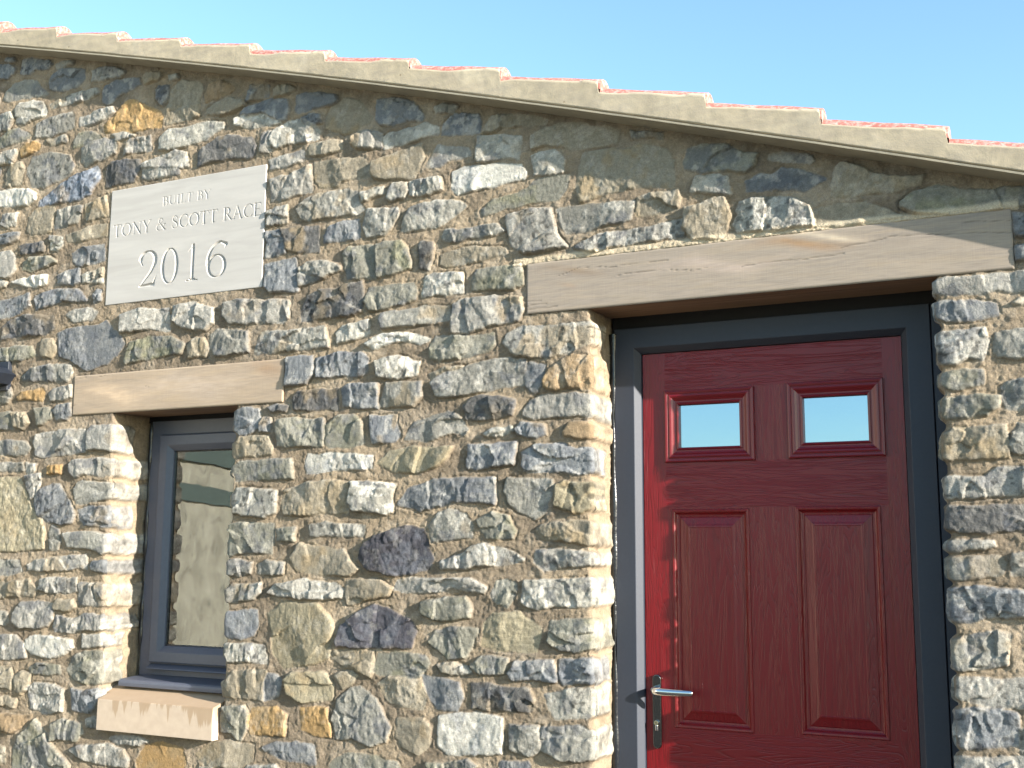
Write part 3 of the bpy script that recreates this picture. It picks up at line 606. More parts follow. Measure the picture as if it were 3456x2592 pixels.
w -1543,1036 -1471,1055 -1372,1064 -1372,993 -1391,977 -1505,966 -1526,995
W -1939,941 -1860,958 -1777,959 -1701,949 -1704,840 -1799,833 -1904,824 -1937,845
g -1670,931 -1565,931 -1560,867 -1599,841 -1669,858
g -1556,867 -1550,928 -1429,944 -1373,930 -1371,845 -1492,835 -1534,854
b -1704,810 -1603,818 -1599,781 -1704,771
n -1983,786 -1917,784 -1917,761 -1978,759
n -1913,788 -1821,808 -1798,794 -1821,769 -1912,761
l -285,2273 -284,2298 -253,2306 -175,2302 66,2302 64,2253 -144,2256 -210,2255 -256,2256
b -280,2193 -280,2236 -237,2229 -172,2230 -124,2215 -123,2183 -181,2177 -259,2184
l -283,2106 -278,2146 -215,2148 -157,2147 -149,2107 -167,2059 -199,2065 -233,2053 -275,2056
g -134,2088 -125,2130 -87,2130 58,2144 53,2054 -122,2063
n -281,1999 -273,2023 -221,2031 -172,2028 -171,1985 -223,1978 -266,1980
w -76,2218 -57,2230 62,2225 61,2204
g -124,1969 -101,1988 50,2006 44,1910 -99,1912 -117,1923
n -282,1918 -274,1949 -224,1953 -132,1948 -133,1921 -163,1901 -247,1891 -273,1896
t -277,1777 -272,1847 -248,1860 -114,1862 -114,1813 -113,1776 -185,1775
g -104,1813 -83,1864 40,1839 36,1757 -99,1793
l -281,1663 -281,1722 -236,1717 -179,1716 -143,1743 34,1731 31,1673 -143,1668 -207,1665
d -283,1605 -272,1636 -177,1634 -83,1637 29,1630 26,1576 -133,1573 -180,1560 -237,1567 -285,1577
l -287,1529 -264,1540 -166,1536 -160,1523 -214,1520 -262,1509 -282,1509
g -284,1485 -247,1492 -153,1493 -138,1473 -143,1450 -218,1439 -276,1431 -284,1455
l -115,1497 23,1523 19,1451 -118,1450
b -292,1368 -284,1398 -210,1410 15,1389 12,1334 -192,1331 -244,1309 -288,1318
g -291,1188 -284,1261 -239,1270 -164,1286 -137,1277 -150,1201 -215,1188 -263,1179
l -280,1110 -273,1156 -217,1156 3,1162 -1,1095 -189,1089 -266,1101
b -284,1070 -205,1082 -127,1071 -131,984 -211,975 -279,970
g -123,1029 -5,1034 -9,961 -120,966
l -285,943 -9,954 -11,916 -286,901"""
BASEC = {'g': (118,116,108), 'b': (106,108,109), 'B': (108,114,123), 'd': (82,81,79), 'D': (66,65,70), 'w': (142,139,129), 'W': (166,163,153),
         'l': (134,131,123), 't': (128,120,104), 'T': (134,127,111), 'o': (148,121,82), 'y': (133,125,104), 'p': (128,110,86), 'n': (115,113,102)}
MORT = (135, 121, 101)
polys = []
for ln_ in STONES.split('\n'):
    a = ln_.split()
    polys.append((a[0], np.array([[float(v)/1000 for v in q.split(',')] for q in a[1:]])))
# stones beyond the traced part of the wall, laid in rough courses
rnd = random.Random(3)
def blocked(x0, x1, z0, z1):
    for r in ((DL-.01, DR+.01, -1, DT), (WL-.01, WR+.01, .79, WT), DLIN, WLIN, PLQ):
        if x0 < r[1]+.01 and x1 > r[0]-.01 and z0 < r[3]+.01 and z1 > r[2]-.01: return True
    if z1 > qv((x0+x1)/2)-.02: return True
    for c, p in polys[:NTR]:
        if x0 < p[:,0].max()+.012 and x1 > p[:,0].min()-.012 and z0 < p[:,1].max()+.012 and z1 > p[:,1].min()-.012: return True
    return False
NTR = len(polys); z = .03
while z < 4.4:
    hh = rnd.uniform(.07, .15); x = -5.98
    while x < 1.18:
        w = rnd.uniform(.10, .30); hz = hh*rnd.uniform(.75, .98)
        zc = z + rnd.uniform(-.01, .01)
        if not blocked(x, x+w, zc, zc+hz):
            j = lambda s=.015: rnd.uniform(-s, s)
            p = [(x+j(), zc+j()), (x+w/2+j(), zc+j(.008)), (x+w+j(), zc+j()), (x+w+j(.01), zc+hz/2+j()), (x+w+j(), zc+hz+j()), (x+w/2+j(), zc+hz+j(.01)), (x+j(), zc+hz+j()), (x+j(.01), zc+hz/2+j())]
            polys.append((rnd.choice('ggbbdwlltnyl'), np.array(p)))
        x += w + rnd.uniform(.018, .035)
    z += hh + rnd.uniform(.015, .03)

# chinks and small stones in what is left bare
boxes = [(p[:,0].min(), p[:,0].max(), p[:,1].min(), p[:,1].max()) for c, p in polys]
BX = np.array(boxes)
for w0_, w1_, h0_, h1_, tries in ((.12, .22, .06, .11, 2500), (.07, .13, .04, .075, 4000), (.045, .08, .03, .045, 5000)):
    for _ in range(tries):
        w = rnd.uniform(w0_, w1_); hz = rnd.uniform(h0_, h1_); x = rnd.uniform(-5.98, 1.15-w); zc = rnd.uniform(.02, 4.1)
        if zc+hz > qv(x+w)-.02: continue
        if np.any((x-.012 < BX[:,1]) & (x+w+.012 > BX[:,0]) & (zc-.010 < BX[:,3]) & (zc+hz+.010 > BX[:,2])): continue
        if any(x < q[1]+.015 and x+w > q[0]-.015 and zc < q[3]+.015 and zc+hz > q[2]-.015 for q in ((DL-.01, DR+.01, -1, DT), (WL-.01, WR+.01, .79, WT), DLIN, WLIN, PLQ)): continue
        j = lambda s=.008: rnd.uniform(-s, s)
        polys.append((rnd.choice('ggbdlltnty'), np.array([(x+j(), zc+j()), (x+w/2+j(), zc+j(.005)), (x+w+j(), zc+j()), (x+w+j(.005), zc+hz/2+j()), (x+w+j(), zc+hz+j()), (x+w/2+j(), zc+hz+j(.005)), (x+j(), zc+hz+j()), (x+j(.005), zc+hz/2+j())])))
        BX = np.vstack([BX, (x, x+w, zc, zc+hz)])
RES = .0036
def axis(segs):
    out = []
    for a, b_, r in segs:
        n = max(1, int(round((b_-a)/r))); out += list(np.linspace(a, b_, n, endpoint=False))
    out.append(segs[-1][1]); return np.array(out)
XS = axis([(-6, -4.46, .014), (-4.46, WL, RES), (WL, WR, RES), (WR, DL, RES), (DL, DR, RES), (DR, .14, RES), (.14, 1.2, .014)])
ZS = axis([(0, .56, .014), (.56, WB, RES), (WB, WT, RES), (WT, DT, RES), (DT, 3.95, RES), (3.95, 4.3, .02)])
nx, nz = len(XS), len(ZS)
X, Z = np.meshgrid(XS, ZS)          # [z, x]
X = X.astype(np.float32); Z = Z.astype(np.float32)
mort_h = .0035*fbm(X, Z, 6, 1, 3) + .0040*fbm(X, Z, 40, 4, 3, .6) + .0026*vn(X, Z, 150, 9)
H = mort_h - .002
mc = np.array(lin(MORT), np.float32); mc2 = np.array(lin((116, 104, 88)), np.float32)
tm = sstep(-.3, .3, fbm(X, Z, 5, 22, 4, .6))[..., None]
C = mc*(1-tm) + mc2*tm
C = C*(1 + .30*fbm(X, Z, 14, 24, 4, .6))[..., None]
pale = sstep(.12, .4, fbm(X, Z, 9, 26, 4, .65))[..., None]; C = C*(1-.35*pale) + np.array(lin((160, 148, 130)), np.float32)*.35*pale
SM = np.zeros_like(X)               # stone mask
SID = -np.ones(X.shape, np.int32)
wx = .0075*fbm(X, Z, 22, 31, 2) + .0035*fbm(X, Z, 75, 33, 2); wz = .0075*fbm(X, Z, 22, 37, 2) + .0035*fbm(X, Z, 75, 39, 2)
rs = np.random.RandomState(21)
white = np.array(lin((182, 177, 166)), np.float32); rust = np.array(lin((134, 116, 86)), np.float32)
moss = np.array(lin((112, 110, 84)), np.float32); slate = np.array(lin((82, 85, 91)), np.float32)
for si, (code, P) in enumerate(polys):
    ctr = P.mean(0)
    P = ctr + (P-ctr)*1.0
    x0, z0 = P.min(0)-.03; x1, z1 = P.max(0)+.03
    i0, i1 = np.searchsorted(XS, x0), np.searchsorted(XS, x1); j0, j1 = np.searchsorted(ZS, z0), np.searchsorted(ZS, z1)
    if i1-i0 < 2 or j1-j0 < 2: continue
    sl = (slice(j0, j1), slice(i0, i1))
    xx = X[sl]; zz = Z[sl]; px = xx + wx[sl]; pz = zz + wz[sl]
    n = len(P); d2 = np.full(px.shape, 1e9); ins = np.zeros(px.shape, bool)
    for k in range(n):
        a = P[k]; b_ = P[(k+1) % n]; ab = b_-a; L2 = ab@ab + 1e-12
        t = np.clip(((px-a[0])*ab[0]+(pz-a[1])*ab[1])/L2, 0, 1)
        d2 = np.minimum(d2, (px-a[0]-t*ab[0])**2+(pz-a[1]-t*ab[1])**2)
        if a[1] != b_[1]:
            cond = ((a[1] > pz) != (b_[1] > pz)) & (px < (b_[0]-a[0])*(pz-a[1])/(b_[1]-a[1])+a[0]); ins ^= cond
    d = np.sqrt(d2)*np.where(ins, 1, -1)
    size = min(P[:,0].ptp() if hasattr(P[:,0],'ptp') else np.ptp(P[:,0]), np.ptp(P[:,1]))
    ew = rs.uniform(.0025, .006)
    d = d + .0075
    t = sstep(-.001, ew, d)
    m = sstep(-.0005, .003, d)
    base = rs.uniform(.0065, .0125) if code not in 'WD' else rs.uniform(.010, .014)
    gx, gz = rs.uniform(-.035, .03), rs.uniform(-.04, .05)
    h = base + gx*(xx-ctr[0]) + gz*(zz-ctr[1])
    # chiselled facets: lowest of several tilted planes
    nf = rs.randint(3, 7); f = np.full(xx.shape, 1.0)
    wpx = xx + .012*fbm(xx, zz, 30, si % 50, 2); wpz = zz + .012*fbm(xx, zz, 30, si % 50+5, 2)
    for k in range(nf):
        cx = rs.uniform(P[:,0].min(), P[:,0].max()); cz = rs.uniform(P[:,1].min(), P[:,1].max())
        f = np.minimum(f, rs.uniform(.001, .006) + rs.uniform(-.13, .13)*(wpx-cx) + rs.uniform(-.10, .10)*(wpz-cz))
    if rs.rand() < .65:      # split faces: plates of different depth and tilt
        best = np.full(xx.shape, 9.0); f2 = np.zeros_like(xx)
        elong = rs.uniform(.5, 1.6)
        for k in range(rs.randint(3, 8)):
            cx = rs.uniform(P[:,0].min(), P[:,0].max()); cz = rs.uniform(P[:,1].min(), P[:,1].max())
            dd = np.hypot((wpx-cx)*elong, (wpz-cz)/elong)*rs.uniform(.7, 1.4)
            v = rs.uniform(-.0035, .0035) + rs.uniform(-.16, .16)*(xx-cx) + rs.uniform(-.12, .12)*(zz-cz)
            f2 = np.where(dd < best, v, f2); best = np.minimum(best, dd)
        f = .45*np.clip(f, -.008, .006) + np.clip(f2, -.006, .006)
    f = np.clip(f, -.008, .006)
    rough = rs.uniform(.35, 1.1)
    h = h + 1.25*f + rough*(.0048*fbm(xx*1.1, zz*.85, 34, si % 90, 4, .55) + .0016*fbm(xx, zz, 105, si % 60, 2))
    h = h - rough*.0040*np.abs(fbm(xx*1.15, zz*.85, 20, si % 64+40, 3, .6)) + .0012
    # stepped layers on some stones
    if rs.rand() < .35:
        s_ = sstep(.0, .05, fbm(xx, zz, 14, si % 77+100, 2)); h = h + s_*rs.uniform(.002, .005)
    h = h - .004*np.exp(-np.maximum(d, 0)/.005)
    mh = H[sl]
    Hn = mh*(1-t) + np.maximum(h, mh*0+.0005)*t
    rim = np.exp(-np.maximum(-d, 0)/.012)*(d < 0); groove = np.exp(-((d+.002)/.003)**2)*(d < .001)*np.clip(.5+1.6*fbm(xx, zz, 14, 88, 2), 0, 1)
    Hn = np.where(d < 0, mh + rim*.0040*rs.uniform(.2, 1.3) - groove*.0055*rs.uniform(.3, 1.3), Hn)
    better = (d > 0) | ((SM[sl] < .3) & (d > -.03))
    H[sl] = np.where(better, Hn, mh)
    c = np.array(lin(BASEC[code]), np.float32)*rs.uniform(.86, 1.14)
    c = np.broadcast_to(c, xx.shape+(3,)).copy()
    def blend(c, col, mask): return c*(1-mask[..., None]) + col*mask[..., None]
    n1 = fbm(xx, zz, 16, si % 83+7, 4, .6)
    if code in 'gbBdwlWnD': c = blend(c, slate if code != 'W' else np.array(lin((150,150,150)), np.float32), .55*sstep(.02, .40, n1))
    n2 = fbm(xx, zz, 26, si % 71+11, 4, .65)
    kw = {'w': .6, 'W': .8, 'l': .42, 'd': .25, 'b': .3, 'g': .35, 'D': .12, 'B': .3, 'n': .2, 't': .2, 'T': .15}.get(code, .15)*rs.uniform(.4, 1.3)
    c = blend(c, white, np.clip(kw, 0, .95)*sstep(.10, .32, n2+.12*(code in 'wW')))
    if rs.rand() < .38 or code in 'nyopt':
        c = blend(c, rust if code != 'n' else moss, rs.uniform(.2, .6)*sstep(.08, .40, fbm(xx, zz, 12, si % 67+19, 3, .6)))
    an = rs.uniform(.45, 1.5); am = rs.uniform(.08, .45)
    c = c*np.clip(1 + am*fbm(xx*an, zz/an, rs.uniform(28, 110), si % 59+3, 4, .62), .35, 2)[..., None]
    if rs.rand() < .3 and code not in 'TWotn':       # dark pits
        c = c*(1-.55*sstep(.22, .36, fbm(xx, zz, 60, si % 47, 2)))[..., None]
    # mortar film on the rims
    c = blend(c, mc, .55*np.exp(-np.maximum(d, 0)/.005)*(.6+.8*vn(xx, zz, 30, 3)))
    cs = C[sl]; mm = m[..., None]
    C[sl] = cs*(1-mm) + c*mm
    SM[sl] = np.maximum(SM[sl]*(1-m), m*rs.uniform(.55, 1.0)); SID[sl] = np.where(d > 0, si, SID[sl])
# set back behind lintels, plaque and sill
def recess(rect, dep, s=.003):
    m_ = sstep(-s, s, X-rect[0])*sstep(-s, s, rect[1]-X)*sstep(-s, s, Z-rect[2])*sstep(-s, s, rect[3]-Z)
    H[:] = H*(1-m_) - dep*m_
for r in (DLIN, WLIN, PLQ, SILLF): recess((r[0]+.004, r[1]-.004, r[2]+.004, r[3]-.004), .03)
# a pale ridge of pointing along the top of the door lintel
near = (X > DLIN[0]-.05) & (X < DLIN[1]+.02) & (Z > DLIN[3]-.004) & (Z < DLIN[3]+.030)
pm = near*sstep(DLIN[3]+.030, DLIN[3]+.012, Z)
C = C*(1-.6*pm[..., None]) + np.array(lin((206, 190, 162)), np.float32)*.6*pm[..., None]
H = H + .006*pm

# ragged arrises of the openings
def col_at(x, arr): return arr[:, np.searchsorted(XS, x)]
def edge_info(xe, inside):     # inside: offset to look into the masonry
    i = np.searchsorted(XS, xe+inside)
    s = SM[:, i]; return s, C[:, i, :], SID[:, i], H[:, np.searchsorted(XS, xe)]
zl = ZS
EDG = {}
for nm, xe, off, sgn in (('dl', DL, -.012, 1), ('dr', DR, .012, -1), ('wl', WL, -.012, 1), ('wr', WR, .012, -1)):
    s, c_, sid, h_ = edge_info(xe, off); s = (s > .3)*1.0
    ks = np.exp(-np.linspace(-2, 2, 9)**2); ks /= ks.sum()
    s2 = np.convolve(s, ks, 'same')
    e = (s2*.015 - .010) + .006*fbm(zl, zl*0+.3, 9, int(abs(xe)*10), 2) + .0022*fbm(zl, zl*0+.7, 30, 4, 2)
    EDG[nm] = (e, s2, c_, sid, sgn, xe)
XD = X.astype(np.float64).copy(); HD = H.copy()
for nm, zr in (('dl', (0, DT)), ('dr', (0, DT)), ('wl', (WB, WT)), ('wr', (WB, WT))):
    e, s2, c_, sid, sgn, xe = EDG[nm]
    dist = (xe - X)*sgn               # >0 inside masonry
    w = np.clip(1-dist/.035, 0, 1)*(dist >= -1e-6)*((Z >= zr[0]-1e-4) & (Z <= zr[1]+1e-4))
    XD += w*(e[:, None])*sgn
    HD -= .010*np.clip(1-dist/.012, 0, 1)**2*(w > 0)
    HD -= (.004*fbm(X, Z, 20, 55, 2)+.001)*(w > 0)*np.clip(1-dist/.02, 0, 1)
keep = np.ones((nz-1, nx-1), bool)
xm = (XS[1:]+XS[:-1])/2; zm = (ZS[1:]+ZS[:-1])/2; XM, ZM = np.meshgrid(xm, zm)
keep &= ~((XM > DL) & (XM < DR) & (ZM < DT))
keep &= ~((XM > WL) & (XM < WR) & (ZM > WB) & (ZM < WT))
keep &= ZM < qv(XM)+.03
V = np.stack([XD, -HD, Z.astype(np.float64)], -1).reshape(-1, 3)
cols = np.concatenate([C, SM[..., None]], -1).reshape(-1, 4)
me = grid_mesh('wall', V, nz, nx, keep, cols)
wall = link('wall', me, M_WALL, house)
wall['label'] = 'coursed rubble wall of grey, white and ochre stones in sandy mortar'
# reveals: returns of the masonry into the openings
RY = np.concatenate([np.linspace(0, .20, 56), [.24, .36]])
parts = []
for nm, (za, zb) in (('dl', (0, DT+.02)), ('dr', (0, DT+.02)), ('wl', (WB, WT+.02)), ('wr', (WB, WT+.02))):
    e, s2, c_, sid, sgn, xe = EDG[nm]
    ja, jb = np.searchsorted(ZS, za-1e-6), np.searchsorted(ZS, zb)
    ie = np.searchsorted(XS, xe-1e-6)
    zz = ZS[ja:jb]; Yg, Zg = np.meshgrid(RY, zz)
    edgeH = HD[ja:jb, ie]; ee = e[ja:jb]; ss = s2[ja:jb]
    rid = np.random.RandomState(77); depth_of = {}
    dep = np.array([depth_of.setdefault(int(k), rid.uniform(.10, .26)) for k in sid[ja:jb]])
    warp = .012*fbm(Yg, Zg, 18, 61, 2)
    # sample the stone mask with a warped height so that beds wander
    zi = np.clip(np.searchsorted(zz, Zg+warp), 0, len(zz)-1)
    ms = ss[zi]*sstep(.012, 0, Yg-dep[zi]+.03*vn(Yg, Zg, 30, 8))
    bed = c_[ja:jb][zi]; cm = C[ja:jb, np.searchsorted(XS, xe-sgn*.03)]
    mcol = mc*(1.06+.0*Yg[..., None])
    reh = .004*fbm(Yg, Zg, 22, 71, 3) + .003*fbm(Yg, Zg, 80, 73, 3) + ms*(.009+.010*fbm(Yg, Zg, 18, 75, 3)) - .004 - .012*sstep(.0, .12, Yg)*.4
    fade = np.exp(-Yg/.02)
    Xr = xe + sgn*(ee[:, None]*np.exp(-Yg/.06) + reh*(1-np.clip(1-Yg/.006, 0, 1)))
    Yr = -edgeH[:, None]*np.clip(1-Yg/.012, 0, 1) + Yg
    Vr = np.stack([Xr, Yr, Zg], -1).reshape(-1, 3)
    lighten = np.array(lin((160, 153, 140)), np.float32)
    stc = bed*.8 + lighten*.2
    stc = stc*(1 + .75*fbm(Yg, Zg, 22, 81, 4, .65))[..., None]
    mcol = mcol*(1 + .35*fbm(Yg, Zg, 30, 85, 3))[..., None]
    cc = mcol*(1-ms[..., None]) + stc*ms[..., None]
    cc = np.concatenate([cc, ms[..., None]*.5], -1).reshape(-1, 4)
    Vr = Vr.reshape(len(zz), len(RY), 3)
    parts.append(grid_mesh('reveal_'+nm, Vr.reshape(-1, 3), len(zz), len(RY), None, cc))
# join the reveals into the wall mesh
bmw = bmesh.new(); bmw.from_mesh(wall.data)
for p_ in parts: bmw.from_mesh(p_)
bmw.to_mesh(wall.data); bmw.free()
for p_ in parts: bpy.data.meshes.remove(p_)
wall.data.polygons.foreach_set('use_smooth', [True]*len(wall.data.polygons))

# body of the building behind the facing
bm = bmesh.new()
def tprism(bm, x0, x1, y0, y1):
    vs_ = [bm.verts.new(p) for p in ((x0,y0,0),(x1,y0,0),(x1,y0,qv(x1)),(x0,y0,qv(x0)),(x0,y1,0),(x1,y1,0),(x1,y1,qv(x1)),(x0,y1,qv(x0)))]
    for f in ((0,1,2,3),(5,4,7,6),(1,5,6,2),(4,0,3,7),(3,2,6,7),(4,5,1,0)): bm.faces.new([vs_[i] for i in f])
tprism(bm, -6.0, -5.6, .02, 4.0); tprism(bm, .8, 1.2, .02, 4.0); tprism(bm, -5.6, .8, 3.7, 4.0)
obj('side_wall', bm, M_SHELL, house)
# core behind facing (blocks light behind the openings)
bm = bmesh.new()
for x0, x1, z0, z1 in ((-5.6, WL-.02, 0, 3.9), (WR+.02, DL-.02, 0, 3.2), (DR+.02, .8, 0, 2.33), (WL-.02, WR+.02, 0, .8), (WL-.02, WR+.02, WT+.01, 3.45), (DL-.02, DR+.02, DT+.01, 2.60)):
    z1 = min(z1, qv(x1)-.03)
    add_box(bm, x0, x1, .05 if z1 < 5 else 0, .36, z0, z1)
obj('wall_core', bm, M_SHELL, house)

# ------------------------------------------------------------------ oak lintels
def segd(px, pz, pts):
    d = np.full(px.shape, 9.0)
    for a, b_ in zip(pts, pts[1:]):
        a = np.array(a); b_ = np.array(b_); ab = b_-a
        t = np.clip(((px-a[0])*ab[0]+(pz-a[1])*ab[1])/(ab@ab), 0, 1)
        d = np.minimum(d, np.hypot(px-a[0]-t*ab[0], pz-a[1]-t*ab[1]))
    return d
def lintel(rect, base, label, cracks, knots, seed):
    x0, x1, z0, z1 = rect
    xs = np.linspace(x0, x1, int((x1-x0)/.003)); zs = np.linspace(z0, z1, int((z1-z0)/.003))
    gx, gz = np.meshgrid(xs, zs)
    h = .0012*fbm(gx, gz*4, 5, seed, 3)
    c = np.broadcast_to(np.array(lin(base), np.float32), gx.shape+(3,)).copy()
    for cx, cz, rx, rz, col in knots:
        m_ = np.exp(-(((gx-cx)/rx)**2+((gz-cz+.02*np.sin((gx-cx)*14))/rz)**2))*(.75+.5*fbm(gx, gz*3, 20, seed+5, 3))
        m_ = np.clip(m_, 0, 1)[..., None]; c = c*(1-m_*.7) + np.array(lin(col), np.float32)*m_*.7
    for pts, w in cracks:
        w = w*1.5
        d = segd(gx+.003*fbm(gx, gz, 30, seed, 2), gz+.004*fbm(gx, gz, 22, seed+9, 3), pts)
        m_ = np.clip(1-d/w, 0, 1); h -= .0022*m_; m_ = np.clip(m_*1.3, 0, 1)[..., None]
        c = c*(1-.42*m_) + np.array((.06, .05, .04), np.float32)*.42*m_
    # worn arrises
    ed = np.minimum(np.minimum(gx-x0, x1-gx), np.minimum(gz-z0, z1-gz)); h -= .004*np.clip(1-ed/.004, 0, 1)
    ex = gx + ((gx-x0 < .0005)*1.0 - (x1-gx < .0005)*1.0)*(.003*fbm(gz, gz, 30, seed, 2)+.001)
    V_ = np.stack([ex, -.006-h, gz], -1).reshape(-1, 3)
    me_ = grid_mesh('lintel', V_, len(zs), len(xs), None, c.reshape(-1, 3))
    bm_ = bmesh.new(); bm_.from_mesh(me_)
    # returns of the front beam, gap, inner beam
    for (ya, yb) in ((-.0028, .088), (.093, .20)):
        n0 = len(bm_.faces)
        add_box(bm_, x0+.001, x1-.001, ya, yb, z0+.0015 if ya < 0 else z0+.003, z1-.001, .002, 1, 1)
    lay = bm_.verts.layers.float_color.get('Col')
    bm_.to_mesh(me_); bm_.free()
    # the boxes have no colour of their own; give them the base
    ca = me_.color_attributes.get('Col')
    nbox = len(me_.vertices) - V_.shape[0]
    if ca:
        buf = np.empty(len(me_.vertices)*4, np.float32); ca.data.foreach_get('color', buf); buf = buf.reshape(-1, 4)
        buf[V_.shape[0]:] = (*lin(base), 1); ca.data.foreach_set('color', buf.ravel())
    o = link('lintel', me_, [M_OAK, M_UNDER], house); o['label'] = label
    for p_ in me_.polygons: p_.use_smooth = p_.material_index == 0
    return o
lintel(DLIN, (143, 132, 119), 'long weathered oak lintel over the red door',
       [([(-1.615, 2.330), (-1.50, 2.335)], .0016), ([(-1.615, 2.345), (-1.54, 2.349)], .0014), ([(-1.615, 2.362), (-1.56, 2.360)], .0014),
        ([(-.86, 2.405), (-.75, 2.411), (-.66, 2.409), (-.54, 2.415)], .0013), ([(-.55, 2.432), (-.46, 2.440), (-.40, 2.450), (-.28, 2.442), (-.19, 2.435), (-.07, 2.422)], .0014),
        ([(-1.30, 2.418), (-1.22, 2.424), (-1.10, 2.422), (-1.02, 2.408), (-.97, 2.412)], .0010), ([(-1.50, 2.44), (-1.42, 2.462), (-1.30, 2.452), (-1.1, 2.454)], .0009), ([(-.2, 2.47), (-.07, 2.458)], .001)],
       [(-1.44, 2.455, .10, .012, (128, 108, 88)), (-.66, 2.458, .13, .014, (150, 112, 70)), (-.58, 2.47, .10, .010, (214, 196, 170)), (-1.46, 2.405, .03, .008, (150, 128, 110)), (-.95, 2.42, .2, .02, (168, 152, 140))], 3)
lintel(WLIN, (154, 138, 119), 'shorter pinkish oak lintel over the small window',
       [([(-3.735, 2.216), (-3.67, 2.222)], .001), ([(-3.60, 2.218), (-3.52, 2.226)], .001), ([(-3.742, 2.105), (-3.715, 2.106)], .0012), ([(-3.34, 2.165), (-3.31, 2.158)], .0006)],
       [(-3.1, 2.16, .25, .05, (176, 160, 144)), (-2.72, 2.20, .08, .03, (150, 122, 96)), (-3.5, 2.14, .15, .03, (206, 180, 150))], 8)

# ------------------------------------------------------------------ verge, undercloak, roof
noses = [(-5.35, 4.212), (-4.99, 4.112), (-4.63, 4.018), (-4.265, 3.922), (-3.902, 3.823), (-3.535, 3.723), (-3.176, 3.624), (-2.81, 3.526), (-2.444, 3.425), (-2.061, 3.318), (-1.688, 3.212),
         (-1.311, 3.097), (-.944, 2.984), (-.582, 2.869), (-.221, 2.751), (.145, 2.630), (.51, 2.505), (.88, 2.376), (1.25, 2.244)]
def course(x):       # (nose index) of the tile above x
    for k, (a, b_) in enumerate(noses):
        if x <= a: return k
    return len(noses)-1
def tile_top(k, x):
    a, b_ = noses[k]; b_ += .008; sl_ = .178 + .045*min(max((a+3.9)/3.7, 0), 1); return b_ + sl_*(a-x)
R_ = .05; YC = -.0325
def rollprof(n_back=8):
    pts = []
    for i in range(n_back+5):      # front quarter plus back quarter of the roll
        a = math.pi*(1.0 - i/(n_back+4)); pts.append((YC + R_*math.cos(a), -R_ + R_*math.sin(a)))
    return pts
bm = bmesh.new()
for k in range(1, len(noses)):
    xa = noses[k-1][0]-.003; xb = noses[k][0]
    prof = []
    for rr in range(13):
        for (y, dz) in rollprof():
            prof.append((y + rr*.30, dz - (.0 if rr else 0)))
        for q in range(1, 5):      # hollow pan
            u = q/5; prof.append((YC+R_+rr*.30 + u*.20, -R_ - .018*math.sin(math.pi*u)))
    xs_ = np.linspace(xa, xb, 9)
    rows = []
    for x_ in xs_:
        zt = tile_top(k, x_); w_ = .0012*math.sin(k*7.1+x_*31)
        rows.append([bm.verts.new((x_, y, zt + dz + w_)) for y, dz in prof])
    for a, b_ in zip(rows, rows[1:]):
        for i in range(len(prof)-1): bm.faces.new((a[i], a[i+1], b_[i+1], b_[i]))
    # rounded nose then the thick end
    n1 = [bm.verts.new((xb+.003, y, tile_top(k, xb) + dz - .003)) for y, dz in prof]
    low = [bm.verts.new((xb+.0015, y, tile_top(k, xb) + dz - .055)) for y, dz in prof]
    for i in range(len(prof)-1):
        bm.faces.new((rows[-1][i], rows[-1][i+1], n1[i+1], n1[i])); bm.faces.new((n1[i], n1[i+1], low[i+1], low[i]))
roof = obj('roof', bm, M_TILE, house, smooth=False)
for p_ in roof.data.polygons: p_.use_smooth = abs(p_.normal.x) < .8
roof['label'] = 'roof of red clay pantiles stepping down to the right'
# cement bedding of the verge
xs_ = np.arange(-5.7, 1.2, .006); rows = 16
rv = np.random.RandomState(9)
top = []; 
for x_ in xs_:
    k = course(x_+.003); zt = tile_top(k, x_)
    ph = (noses[k][0]-x_)
    lip = .023 + .004*float(fbm(np.array([x_]), np.array([.2]), 9, 5, 2)[0])*2 + .012*max(0, float(vn(np.array([x_]), np.array([k*1.0]), 6, 8)[0]))*2
    if 0 < ph-.003 < .06: lip -= .004
    top.append(zt-lip)
top = np.array(top); bot = qv(xs_)+.012
U = np.linspace(0, 1, rows)[:, None]
GZ = bot[None]*(1-U) + top[None]*U; GX = np.broadcast_to(xs_, GZ.shape)
HY = .0845 + .0022*fbm(GX, GZ, 4, 3, 3) + .0008*fbm(GX, GZ, 40, 7, 2)
HY = HY + .002*np.exp(-((GZ-bot[None])/.004)**2)*(vn(GX, GZ, 60, 2)) - .008*np.clip((U-.93)/.07, 0, 1)**2
V_ = np.stack([GX, -HY, GZ], -1)
back = V_[-1:].copy(); back[..., 1] = .0; back[..., 2] -= .03
frontb = V_[:1].copy(); frontb[..., 1] = .05
V_ = np.concatenate([frontb, V_, back], 0)
me = grid_mesh('verge_mortar', V_.reshape(-1, 3), V_.shape[0], V_.shape[1])
verge = link('verge_mortar', me, M_CEM, house)
verge['label'] = 'smooth cement bedding under the stepped edge of the tiles'
# cement board under the bedding
bm = bmesh.new(); xs2 = np.arange(-5.7, 1.21, .1)
prev = None
for x_ in xs2:
    q0 = qv(x_); fr = -.0865 + .0012*math.sin(x_*23)
    cur = [bm.verts.new(p) for p in ((x_, fr, q0), (x_, fr-.0005, q0+.0065), (x_, -.02, q0+.0075), (x_, .36, q0+.0075), (x_, .36, q0))]
    if prev:
        for i in range(5): bm.faces.new((prev[i], prev[(i+1)%5], cur[(i+1)%5], cur[i]))
    prev = cur
obj('undercloak', bm, M_BOARD, house)

# ------------------------------------------------------------------ door frame
bm = bmesh.new()
YF = .190; YS = .225
